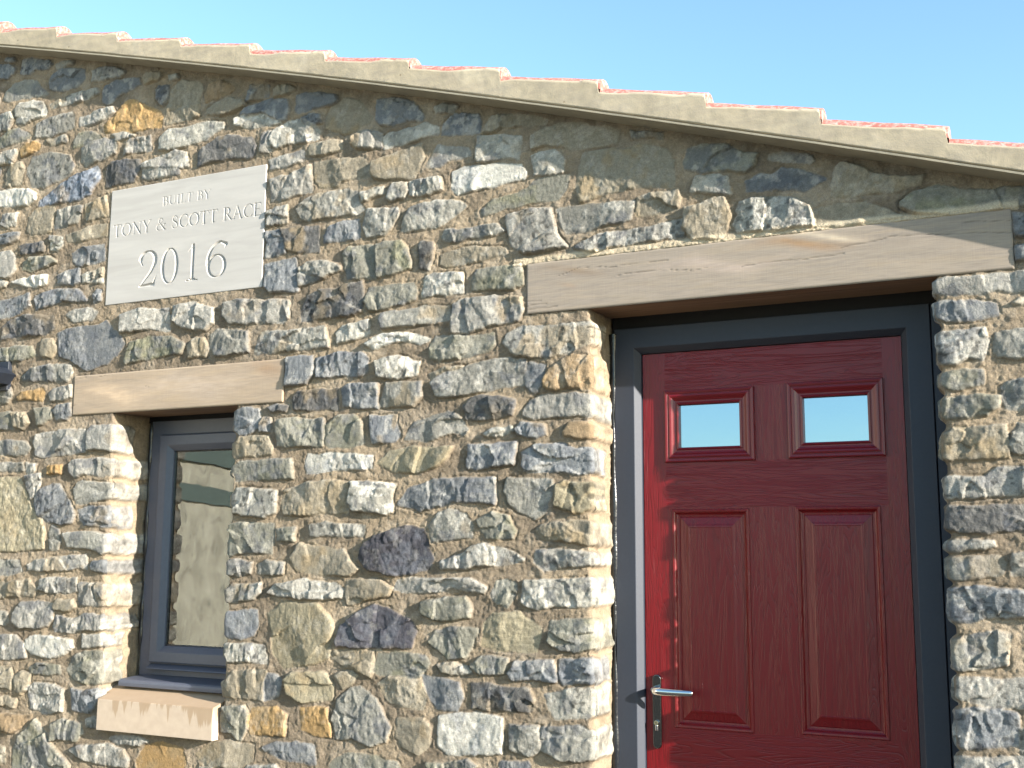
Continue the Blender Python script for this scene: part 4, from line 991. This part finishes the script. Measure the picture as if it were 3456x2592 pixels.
# profile of the frame, from outside to the rebate; sides and head
def frame_u(bm, x0, x1, z1, prof, zb=0.0):
    prev = None
    for ins, y in prof:
        cur = [bm.verts.new(p) for p in ((x0+ins, y, zb), (x0+ins, y, z1-ins), (x1-ins, y, z1-ins), (x1-ins, y, zb))]
        if prev:
            for i in range(3): bm.faces.new((prev[i], prev[i+1], cur[i+1], cur[i]))
        prev = cur
FX0, FX1, FZ1 = -1.366, -.3195, 2.277
frame_u(bm, FX0, FX1, FZ1, [(0, .26), (0, YF+.002), (.002, YF), (.070, YF), (.072, YF+.001), (.088, .212), (.0895, .214), (.0905, .24)])
dframe = obj('door_frame', bm, M_FRAME, house)
dframe['label'] = 'dark grey plastic door frame with bevelled inner edge'
bm = bmesh.new()      # extension strip on the hinge side and threshold
add_box(bm, FX1+.0025, -.262, YF+.003, .26, 0, 2.277, .0015, 1)
obj('frame_extension', bm, M_FRAME, dframe)
bm = bmesh.new(); add_box(bm, -1.28, -.40, .17, .30, .0, .115, .004, 2)
obj('threshold', bm, M_CHROME, dframe)
# mastic bead up the left side, wavy
bm = bmesh.new(); zz_ = np.arange(0, 2.28, .02); prev = None
for z_ in zz_:
    w_ = .010 + .004*math.sin(z_*9)+.002*math.sin(z_*31); xc = -1.372
    cur = [bm.verts.new((xc+w_*math.cos(a), YF+.004-w_*.9*math.sin(a), z_)) for a in np.linspace(0, math.pi, 7)]
    if prev:
        for i in range(6): bm.faces.new((prev[i], prev[i+1], cur[i+1], cur[i]))
    prev = cur
obj('sealant', bm, M_SEAL, dframe, smooth=True)
bm = bmesh.new(); add_box(bm, DL+.0, DR+.0, .200, .27, 2.270, 2.33); add_box(bm, -1.285, -.395, .243, .26, .1, 2.2)  # near-black boxes paint in the shade of the gaps around frame and slab
obj('gap_shade_box', bm, M_DARK, dframe)

# ------------------------------------------------------------------ the door slab
SX0, SX1, SZ0, SZ1 = -1.2735, -.4120, .118, 2.1855
UL = (-1.194, -.886, 1.806, 2.051); UR = (-.774, -.472, 1.808, 2.054)
LL = (-1.176, -.911, .930, 1.647); LR = (-.761, -.494, .938, 1.651)
BL_ = (-1.176, -.911, .30, .80); BR_ = (-.761, -.494, .30, .80)
holes = [UL, UR, LL, LR, BL_, BR_]
bm = bmesh.new()
gx_ = sorted({SX0, SX1} | {v for h_ in holes for v in h_[:2]}); gz_ = sorted({SZ0, SZ1} | {v for h_ in holes for v in h_[2:]})
stile = lambda xm_: xm_ < -1.185 or xm_ > -.483 or (-.89 < xm_ < -.77)
for a, b_ in zip(gx_, gx_[1:]):
    for c_, d_ in zip(gz_, gz_[1:]):
        xm_, zm_ = (a+b_)/2, (c_+d_)/2
        if any(h_[0]-1e-6 < xm_ < h_[1]+1e-6 and h_[2]-1e-6 < zm_ < h_[3]+1e-6 for h_ in holes): continue
        outer = xm_ < -1.185 or xm_ > -.483
        inrow = any(h_[2] < zm_ < h_[3] for h_ in holes)
        f = bm.faces.new([bm.verts.new(p) for p in ((a, YS, c_), (b_, YS, c_), (b_, YS, d_), (a, YS, d_))])
        f.material_index = 0 if (outer or inrow) else 1
for r in (LL, LR, BL_, BR_):
    ring_loft(bm, r, [(0, YS), (.0015, YS-.003), (.004, YS-.004), (.009, YS-.0035), (.012, YS-.001), (.016, YS+.005), (.020, YS+.0075), (.026, YS+.008),
                      (.029, YS+.006), (.050, YS+.0015), (.056, YS-.001), (.0605, YS-.0015), (.062, YS-.0005)], cap=True, mi=0, capmi=0)
for r in (UL, UR):     # rebate behind each little window
    ring_loft(bm, r, [(0, YS), (.045, YS), (.052, YS+.012)], mi=0)
# edges of the slab
for p in (((SX0, YS, SZ0), (SX0, YS, SZ1), (SX0, YS+.02, SZ1), (SX0, YS+.02, SZ0)), ((SX1, YS, SZ0), (SX1, YS, SZ1), (SX1, YS+.02, SZ1), (SX1, YS+.02, SZ0)),
          ((SX0, YS, SZ1), (SX1, YS, SZ1), (SX1, YS+.02, SZ1), (SX0, YS+.02, SZ1)), ((SX0, YS, SZ0), (SX1, YS, SZ0), (SX1, YS+.02, SZ0), (SX0, YS+.02, SZ0))):
    bm.faces.new([bm.verts.new(q) for q in p])
bmesh.ops.remove_doubles(bm, verts=bm.verts, dist=.0001)
door = obj('door', bm, [M_DV, M_DH], house)
door['label'] = 'deep red panelled door with embossed wood grain'
# glazing trims and panes
for r, side in ((UL, 'left'), (UR, 'right')):
    bm = bmesh.new()
    ring_loft(bm, r, [(-.001, YS+.001), (-.001, YS-.008), (.0005, YS-.0105), (.004, YS-.0115), (.010, YS-.0105), (.0115, YS-.0085), (.013, YS-.0085), (.0145, YS-.0105), (.019, YS-.0115),
                      (.024, YS-.010), (.030, YS-.006), (.036, YS-.0035), (.040, YS-.0035), (.0415, YS-.006), (.045, YS-.0075), (.0485, YS-.006), (.0495, YS-.002), (.0505, YS+.012)])
    t_ = obj('glazing_trim', bm, M_TRIM, door); t_['label'] = 'moulded red surround of the %s light' % side
    bm = bmesh.new(); add_box(bm, r[0]+.045, r[1]-.045, YS+.010, YS+.016, r[2]+.045, r[3]-.045)
    g_ = obj('door_pane', bm, M_DGLASS, door); g_['label'] = '%s pane reflecting blue sky' % side
# handle: backplate, lever on a neck, cylinder with keyhole
bm = bmesh.new(); hx0, hx1, hz0, hz1 = -1.2495, -1.2195, .8590, 1.0985; r_ = (hx1-hx0)/2; cx_ = (hx0+hx1)/2
out = []
for i in range(17): a = math.pi*i/16; out.append((cx_+r_*math.cos(a), hz1-r_+r_*math.sin(a)))
for i in range(17): a = math.pi+math.pi*i/16; out.append((cx_+r_*math.cos(a), hz0+r_+r_*math.sin(a)))
prev = None
for sc_, y in ((1, YS), (1, YS-.006), (.97, YS-.0078), (.90, YS-.0088), (.84, YS-.009)):
    cur = []
    for x_, z_ in out:
        zc = hz1-r_ if z_ > (hz0+hz1)/2 else hz0+r_
        cur.append(bm.verts.new((cx_+(x_-cx_)*sc_, y, zc+(z_-zc)*sc_)))
    if prev:
        for i in range(len(out)): bm.faces.new((prev[i], prev[(i+1)%len(out)], cur[(i+1)%len(out)], cur[i]))
    prev = cur
bm.faces.new(prev)
bplate = obj('handle_backplate', bm, M_PLATE, door)
for p_ in bplate.data.polygons: p_.use_smooth = len(p_.vertices) == 4
bplate['label'] = 'slim chrome backplate with rounded ends'
bm = bmesh.new()
path = [((-1.234, YS-.006, 1.050), .0105, .0105), ((-1.234, YS-.030, 1.050), .0095, .0095), ((-1.2335, YS-.044, 1.0498), .0095, .0100), ((-1.227, YS-.0535, 1.0495), .0085, .0102), ((-1.212, YS-.057, 1.049), .0070, .0100),
        ((-1.18, YS-.058, 1.0485), .0065, .0095), ((-1.14, YS-.0575, 1.0485), .0062, .0086), ((-1.112, YS-.056, 1.0488), .0058, .0080), ((-1.099, YS-.0545, 1.049), .0048, .0068), ((-1.0955, YS-.054, 1.049), .0020, .003)]
dirs = [Vector((0, -1, 0)), Vector((0, -1, 0)), Vector((.25, -1, 0)), Vector((1, -.8, 0)), Vector((1, -.12, 0)), Vector((1, 0, 0)), Vector((1, .03, 0)), Vector((1, .08, 0)), Vector((1, .1, 0)), Vector((1, .1, 0))]
prev = None
for (p, a_, b2), dr in zip(path, dirs):
    dr = dr.normalized(); side = dr.cross(Vector((0, 0, 1))).normalized()
    cur = [bm.verts.new(Vector(p)+side*a_*1.25*math.cos(2*math.pi*i/20)+Vector((0, 0, 1))*b2*1.3*math.sin(2*math.pi*i/20)) for i in range(20)]
    if prev:
        for i in range(20): bm.faces.new((prev[i], prev[(i+1)%20], cur[(i+1)%20], cur[i]))
    prev = cur
bm.faces.new(prev)
lv = obj('handle_lever', bm, M_CHROME, door, smooth=True)
ss_ = lv.modifiers.new('s', 'SUBSURF'); ss_.levels = 1; ss_.render_levels = 2
lv['label'] = 'chrome lever pointing right'
bm = bmesh.new(); KX, KZ = -1.235, .9430
bmesh.ops.create_cone(bm, cap_ends=True, segments=32, radius1=.0088, radius2=.0082, depth=.009, matrix=Matrix.Translation((KX, YS-.0125, KZ)) @ Matrix.Rotation(math.pi/2, 4, 'X'))
add_box(bm, KX-.0055, KX+.0055, YS-.0155, YS-.008, KZ-.0255, KZ-.006, .0035, 3)
lock = obj('lock_cylinder', bm, M_CHROME, door)
bm = bmesh.new()
bmesh.ops.create_cone(bm, cap_ends=True, segments=24, radius1=.0070, radius2=.0070, depth=.0012, matrix=Matrix.Translation((KX, YS-.0174, KZ)) @ Matrix.Rotation(math.pi/2, 4, 'X'))
obj('cylinder_face', bm, simple('brushed_brass', (190, 182, 150), .3, metal=1, bscale=200), door)
bm = bmesh.new(); add_box(bm, KX-.0008, KX+.0008, YS-.0186, YS-.0175, KZ-.0045, KZ+.0050); add_box(bm, KX-.0018, KX+.0016, YS-.0187, YS-.0176, KZ+.0012, KZ+.0030)
obj('keyhole', bm, M_KEY, door)

# ------------------------------------------------------------------ window
bm = bmesh.new()
WF = (-3.484, -2.893, .985, 2.045)
ring_loft(bm, WF, [(0, .25), (0, .200), (.002, .198), (.058, .198), (.060, .200), (.060, .23)])
win = obj('window', bm, M_WFRAME, house)
win['label'] = 'small casement window in grey plastic set deep in the wall'
bm = bmesh.new(); SA = (-3.421, -2.957, 1.040, 1.983)
ring_loft(bm, SA, [(0, .205), (0, .186), (.002, .180), (.006, .178), (.042, .178), (.045, .179), (.0665, .196), (.068, .199), (.0685, .225)])
obj('sash', bm, M_WFRAME, win)
bm = bmesh.new(); ring_loft(bm, (SA[0]+.068, SA[1]-.068, SA[2]+.068, SA[3]-.068), [(0, .203), (.006, .205), (.006, .215)])
obj('gasket', bm, M_SEAL, win)
bm = bmesh.new(); add_box(bm, SA[0]+.07, SA[1]-.07, .209, .213, SA[2]+.07, SA[3]-.07)
obj('pane', bm, M_GLASS, win)
bm = bmesh.new(); add_prism(bm, [(.197, 1.036), (.168, 1.020), (.166, 1.016), (.170, 1.014), (.197, 1.016)], -3.42, -2.96, 'x')
obj('drip_bar', bm, M_WFRAME, win)
# rounded plastic cill board
bm = bmesh.new()
prof = [(.20, .990), (.075, .9845), (.060, .9825), (.053, .9775), (.051, .970), (.052, .958), (.056, .955), (.060, .958), (.20, .958)]
add_prism(bm, prof, -3.452, -2.865, 'x')
cill = obj('window_board', bm, M_WFRAME, win)
bm = bmesh.new(); prev = None
for z_ in np.arange(.98, 2.05, .015):
    w_ = .006+.0035*math.sin(z_*17)+.002*math.sin(z_*51); cur = [bm.verts.new((-3.486+w_*math.cos(a), .199-w_*math.sin(a), z_)) for a in np.linspace(0, math.pi, 6)]
    if prev:
        for i in range(5): bm.faces.new((prev[i], prev[i+1], cur[i+1], cur[i]))
    prev = cur
obj('sealant', bm, M_SEAL, win, smooth=True)
bm = bmesh.new(); add_box(bm, WL-.01, WR+.01, .206, .26, 2.040, 2.07)  # near-black box gives the slot above the window frame its painted shade
obj('gap_shade_box', bm, M_DARK, win)
# dim room behind the glass
bm = bmesh.new(); add_box(bm, -3.9, -2.7, .52, .54, .8, 2.3); add_box(bm, -3.9, -2.7, .24, .52, .9, .95)
obj('interior_plaster', bm, M_PLASTER, win)

# ------------------------------------------------------------------ stone sill
bm = bmesh.new()
def sill_part(xa, xb, pts):
    add_prism(bm, pts, xa, xb, 'x')
sill_part(-3.470, -2.889, [(-.037, .795), (.03, .795), (.03, .934), (-.037, .914)])
add_prism(bm, [(.0305, .80), (.20, .80), (.20, .958), (.10, .956), (.0305, .9335)], -3.515, -2.865, 'x')
es = [e for e in bm.edges if all(v.co.y < -.03 for v in e.verts)]
bmesh.ops.bevel(bm, geom=es, offset=.0018, segments=2, affect='EDGES')
sill = obj('stone_sill', bm, M_SILL, house)
sill['label'] = 'pale sandstone sill block with brown water runs under the window'

# ------------------------------------------------------------------ engraved plaque
T_, t_ = .085, .038
def S_(*p, w=None, w0=None, w1=None): return ('s', p, w0 if w0 is not None else w, w1 if w1 is not None else w)
def arc(cx, cy, rx, ry, a0, a1, n=18, T=T_, t=t_, pw=1.4, slant=0):
    out_ = []; 
    for i in range(n):
        A = math.radians(a0+(a1-a0)*i/n); B = math.radians(a0+(a1-a0)*(i+1)/n)
        wa = t+(T-t)*abs(math.cos(A+slant))**pw; wb = t+(T-t)*abs(math.cos(B+slant))**pw
        out_.append(('s', ((cx+rx*math.cos(A), cy+ry*math.sin(A)), (cx+rx*math.cos(B), cy+ry*math.sin(B))), wa, wb))
    return out_
def serif(x, y, w=.13): return [('s', ((x-w, y), (x+w, y)), t_*.9, t_*.9)]
def stem(x, y0=0.0, y1=1.0, w=T_): return [('s', ((x, y0+.02), (x, y1-.02)), w, w)]
G = {}
G['I'] = (.36, stem(.18)+serif(.18, .02)+serif(.18, .98))
G['B'] = (.68, stem(.17)+serif(.15, .02, .1)+serif(.15, .98, .1)+[S_((.15, .98), (.34, .98), w=t_), S_((.17, .53), (.34, .53), w=t_), S_((.17, .02), (.36, .02), w=t_)]+arc(.33, .755, .18, .225, -90, 90)+arc(.36, .275, .22, .255, -90, 90))
G['U'] = (.86, stem(.18, .35, 1)+serif(.18, .98)+stem(.70, .35, 1, t_)+serif(.70, .98, .1)+arc(.44, .36, .26, .335, 180, 270)+arc(.44, .36, .26, .335, 270, 360, T=t_*1.2))
G['L'] = (.62, stem(.17)+serif(.17, .98)+serif(.15, .02, .1)+[S_((.15, .02), (.55, .02), w=t_), S_((.55, .02), (.59, .22), w0=t_*1.4, w1=t_*.8)])
G['T'] = (.74, stem(.37)+serif(.37, .02, .14)+[S_((.05, .98), (.69, .98), w=t_), S_((.05, .98), (.02, .80), w0=t_*1.4, w1=t_*.7), S_((.69, .98), (.72, .80), w0=t_*1.4, w1=t_*.7)])
G['Y'] = (.78, stem(.40, 0, .45)+serif(.40, .02, .13)+[S_((.12, .97), (.40, .45), w=T_), S_((.68, .97), (.41, .45), w=t_)]+serif(.12, .98, .1)+serif(.68, .98, .09))
G['O'] = (.92, arc(.46, .5, .36, .50, 0, 360, 36))
G['C'] = (.80, arc(.46, .5, .36, .50, 48, 312, 32, pw=1.6)+[S_((.70, .87), (.71, .72), w0=t_*1.6, w1=t_*.6), S_((.70, .13), (.74, .20), w0=t_, w1=t_*.6)])
G['N'] = (.90, stem(.18, 0, 1, t_)+stem(.74, 0, 1, t_)+[S_((.16, .97), (.74, .03), w=T_)]+serif(.18, .02, .1)+serif(.74, .98, .1)+serif(.12, .98, .07))
G['S'] = (.62, arc(.30, .75, .19, .235, 40, 180, 14, T=.05)+[S_((.11, .75), (.17, .62), w0=.05, w1=.06), S_((.17, .62), (.44, .42), w0=.06, w1=T_), S_((.44, .42), (.50, .27), w0=T_, w1=.055)]+arc(.29, .26, .21, .25, -5, -140, 14, T=.05)+[S_((.45, .90), (.47, .74), w0=t_*1.4, w1=t_*.6), S_((.13, .10), (.08, .27), w0=t_*1.4, w1=t_*.6)])
G['R'] = (.74, stem(.17)+serif(.17, .02)+serif(.15, .98, .1)+[S_((.15, .98), (.34, .98), w=t_), S_((.17, .50), (.34, .50), w=t_), S_((.33, .50), (.66, .04), w0=t_*1.5, w1=T_*.9)]+arc(.33, .74, .20, .24, -90, 90)+serif(.68, .02, .06))
G['A'] = (.86, [S_((.14, .03), (.42, 1.0), w=t_), S_((.42, 1.0), (.72, .03), w0=t_*1.5, w1=T_), S_((.22, .35), (.62, .35), w=t_)]+serif(.14, .02, .1)+serif(.72, .02, .12))
G['E'] = (.66, stem(.17)+[S_((.07, .98), (.56, .98), w=t_), S_((.56, .98), (.58, .82), w0=t_*1.4, w1=t_*.7), S_((.17, .52), (.45, .52), w=t_), S_((.45, .60), (.45, .44), w=t_*.8), S_((.07, .02), (.58, .02), w=t_), S_((.58, .02), (.63, .22), w0=t_*1.4, w1=t_*.7)])
G['&'] = (.92, arc(.40, .79, .16, .19, -20, 215, 16, T=.045)+[S_((.27, .68), (.74, .06), w0=.04, w1=T_), S_((.74, .06), (.86, .02), w0=.05, w1=t_), S_((.54, .72), (.28, .48), w0=.035, w1=.035)]+arc(.32, .26, .24, .25, 95, 300, 18, T=.055)+[S_((.44, .05), (.66, .30), w0=t_, w1=t_), S_((.66, .30), (.72, .48), w=t_)]+serif(.74, .49, .09))
G[' '] = (.40, [])
D = {}
D['2'] = arc(.30, .74, .25, .25, 170, -25, 24, T=.075, t=.025)+[S_((.545, .66), (.42, .42), w0=.07, w1=.05), S_((.42, .42), (.07, .03), w0=.05, w1=.025), S_((.05, .03), (.52, .05), w0=.03, w1=.055), S_((.50, .05), (.60, .27), w0=.05, w1=.012), S_((.06, .72), (.13, .60), w0=.03, w1=.02)]
D['0'] = arc(.28, .50, .25, .48, 0, 360, 40, T=.06, t=.022)
D['1'] = [S_((.27, .98), (.27, .06), w=.052), S_((.27, .96), (.10, .83), w0=.03, w1=.012), S_((.27, .97), (.31, 1.02), w0=.035, w1=.01), S_((.06, .02), (.46, .02), w=.022), S_((.18, .05), (.36, .05), w=.03)]
D['6'] = arc(.30, .33, .24, .30, 0, 360, 32, T=.06, t=.022)+arc(.42, .42, .385, .56, 92, 182, 22, T=.06, t=.035)+[S_((.42, .97), (.56, .90), w0=.035, w1=.055), S_((.56, .90), (.53, .80), w0=.04, w1=.012)]
px0, px1, pz0, pz1 = PLQ
nxp, nzp = int((px1-px0)/.00125), int((pz1-pz0)/.00125)
xs_ = np.linspace(px0, px1, nxp); zs_ = np.linspace(pz0, pz1, nzp); PX, PZ = np.meshgrid(xs_, zs_)
E_ = np.full(PX.shape, -1.0)
def carve(segs, ox, oz, sx, sz, wscale):
    for _, (a, b_), w0, w1 in segs:
        a = np.array((ox+a[0]*sx, oz+a[1]*sz)); b_ = np.array((ox+b_[0]*sx, oz+b_[1]*sz)); w0_, w1_ = w0*wscale, w1*wscale
        mw = max(w0_, w1_)+.003
        i0, i1 = np.searchsorted(xs_, min(a[0], b_[0])-mw), np.searchsorted(xs_, max(a[0], b_[0])+mw)
        j0, j1 = np.searchsorted(zs_, min(a[1], b_[1])-mw), np.searchsorted(zs_, max(a[1], b_[1])+mw)
        if i1 <= i0 or j1 <= j0: continue
        gx_, gz__ = PX[j0:j1, i0:i1], PZ[j0:j1, i0:i1]; ab = b_-a
        t = np.clip(((gx_-a[0])*ab[0]+(gz__-a[1])*ab[1])/(ab@ab+1e-12), 0, 1)
        d = np.hypot(gx_-a[0]-t*ab[0], gz__-a[1]-t*ab[1]); v = (w0_+(w1_-w0_)*t) - d
        E_[j0:j1, i0:i1] = np.maximum(E_[j0:j1, i0:i1], v)
def text(s, x0_, x1_, base, cap):
    tot = sum(G[ch][0] for ch in s); k = (x1_-x0_)/tot; x_ = x0_
    for ch in s:
        w_, sg = G[ch]; carve(sg, px0+x_, pz0+base, k, cap, cap*.95); x_ += w_*k
text('BUILT BY', .288, .548, .400, .038)
text('TONY & SCOTT RACE', .020, .810, .295, .053)
for ch, x0_, x1_ in (('2', .178, .272), ('0', .303, .392), ('1', .430, .512), ('6', .540, .642)):
    k = (x1_-x0_)/.58; carve(D[ch], px0+x0_, pz0+.060, k, .153, .150)
dep = np.clip(E_*1.3, 0, .007)
hp = .0032 - dep + .0005*fbm(PX, PZ, 5, 3, 2)
# chips along the right arris, and the splash of set mortar left of it
edr = px1-PX
chip = sstep(.0, .006, (.010*(vn(PX, PZ, 22, 4)+.15)+.004*vn(PX, PZ, 90, 6))-edr)*(PZ < pz0+.36)
hp -= .005*chip
ed = np.minimum(np.minimum(PX-px0, px1-PX), np.minimum(PZ-pz0, pz1-PZ)); hp -= .0015*np.clip(1-ed/.002, 0, 1)
V_ = np.stack([PX, -hp, PZ], -1)
# return the edges into the wall
def pad(V_):
    l = V_[:, :1].copy(); l[..., 1] = .03; r = V_[:, -1:].copy(); r[..., 1] = .03; V_ = np.concatenate([l, V_, r], 1)
    b0 = V_[:1].copy(); b0[..., 1] = .03; t0 = V_[-1:].copy(); t0[..., 1] = .03; return np.concatenate([b0, V_, t0], 0)
V_ = pad(V_)
me = grid_mesh('stone_plaque', V_.reshape(-1, 3), V_.shape[0], V_.shape[1])
me.transform(Matrix.Translation((3.18, 0, -2.778)))
plq = link('stone_plaque', me, M_PLAQ); plq.location = (-3.18, 0, 2.778)
tag(plq, 'pale carved stone plaque reading BUILT BY TONY & SCOTT RACE 2016', 'plaque')

# ------------------------------------------------------------------ sunlit wall across the yard (seen as the reflection in the small window)
yardw = empty('yard_wall', (-8.2, -5.0, 0)); tag(yardw, 'beige plastered yard wall with two grey-green boards, mirrored in the small window', 'wall')
bpy.context.view_layer.update()
bm = bmesh.new()
ys = np.linspace(-11, -1.6, 40); zs__ = np.linspace(0, 3.4, 18); g_ = [[bm.verts.new((-8.2+.03*float(fbm(np.array([y*1.0]), np.array([z_]), 1.5, 3, 3)[0]), y, z_)) for y in ys] for z_ in zs__]
for a, b_ in zip(g_, g_[1:]):
    for i in range(len(ys)-1): bm.faces.new((a[i], a[i+1], b_[i+1], b_[i]))
add_box(bm, -8.6, -8.24, -11, -1.6, 0, 3.42)
obj('plaster', bm, M_PLASTER, yardw, smooth=False)
for z0_, z1_, sag in ((2.48, 2.95, .10), (2.10, 2.27, .16)):
    bm = bmesh.new(); n = 16
    for i in range(n):
        u0, u1 = i/n, (i+1)/n; y0_, y1_ = -6.4+u0*4.2, -6.4+u1*4.2
        add_prism(bm, [(y0_, z0_-sag*(1-u0)**2), (y1_, z0_-sag*(1-u1)**2), (y1_, z1_-sag*(1-u1)**2), (y0_, z1_-sag*(1-u0)**2)], -8.165, -8.155, 'x')
    bmesh.ops.remove_doubles(bm, verts=bm.verts, dist=.0005)
    obj('board', bm, M_GREEN, yardw)

# ------------------------------------------------------------------ dark fitting at the left margin
lampo = empty('wall_fitting', (-4.14, 0, 2.25))
tag(lampo, 'dark smooth fitting on the stone wall, cut off by the left margin', 'wall fitting')
bpy.context.view_layer.update()
bm = bmesh.new(); add_box(bm, -4.34, -4.13, -.02, .01, 2.19, 2.32, .004, 2)
obj('back_plate', bm, M_LAMP, lampo)
bm = bmesh.new(); prev = None; PL = [(-4.34, 2.33), (-4.14, 2.290), (-4.078, 2.255), (-4.115, 2.215), (-4.34, 2.19)]
for k_, y in ((1.0, -.019), (1.0, -.085), (.96, -.098), (.85, -.104)):
    cur = [bm.verts.new((-4.2+(x_+4.2)*k_, y, 2.25+(z_-2.25)*k_)) for x_, z_ in PL]
    if prev:
        for i in range(5): bm.faces.new((prev[i], prev[(i+1) % 5], cur[(i+1) % 5], cur[i]))
    prev = cur
bm.faces.new(prev)
obj('hood', bm, M_LAMP, lampo)
print('stones', NTR, len(polys), 'verts', len(wall.data.vertices))
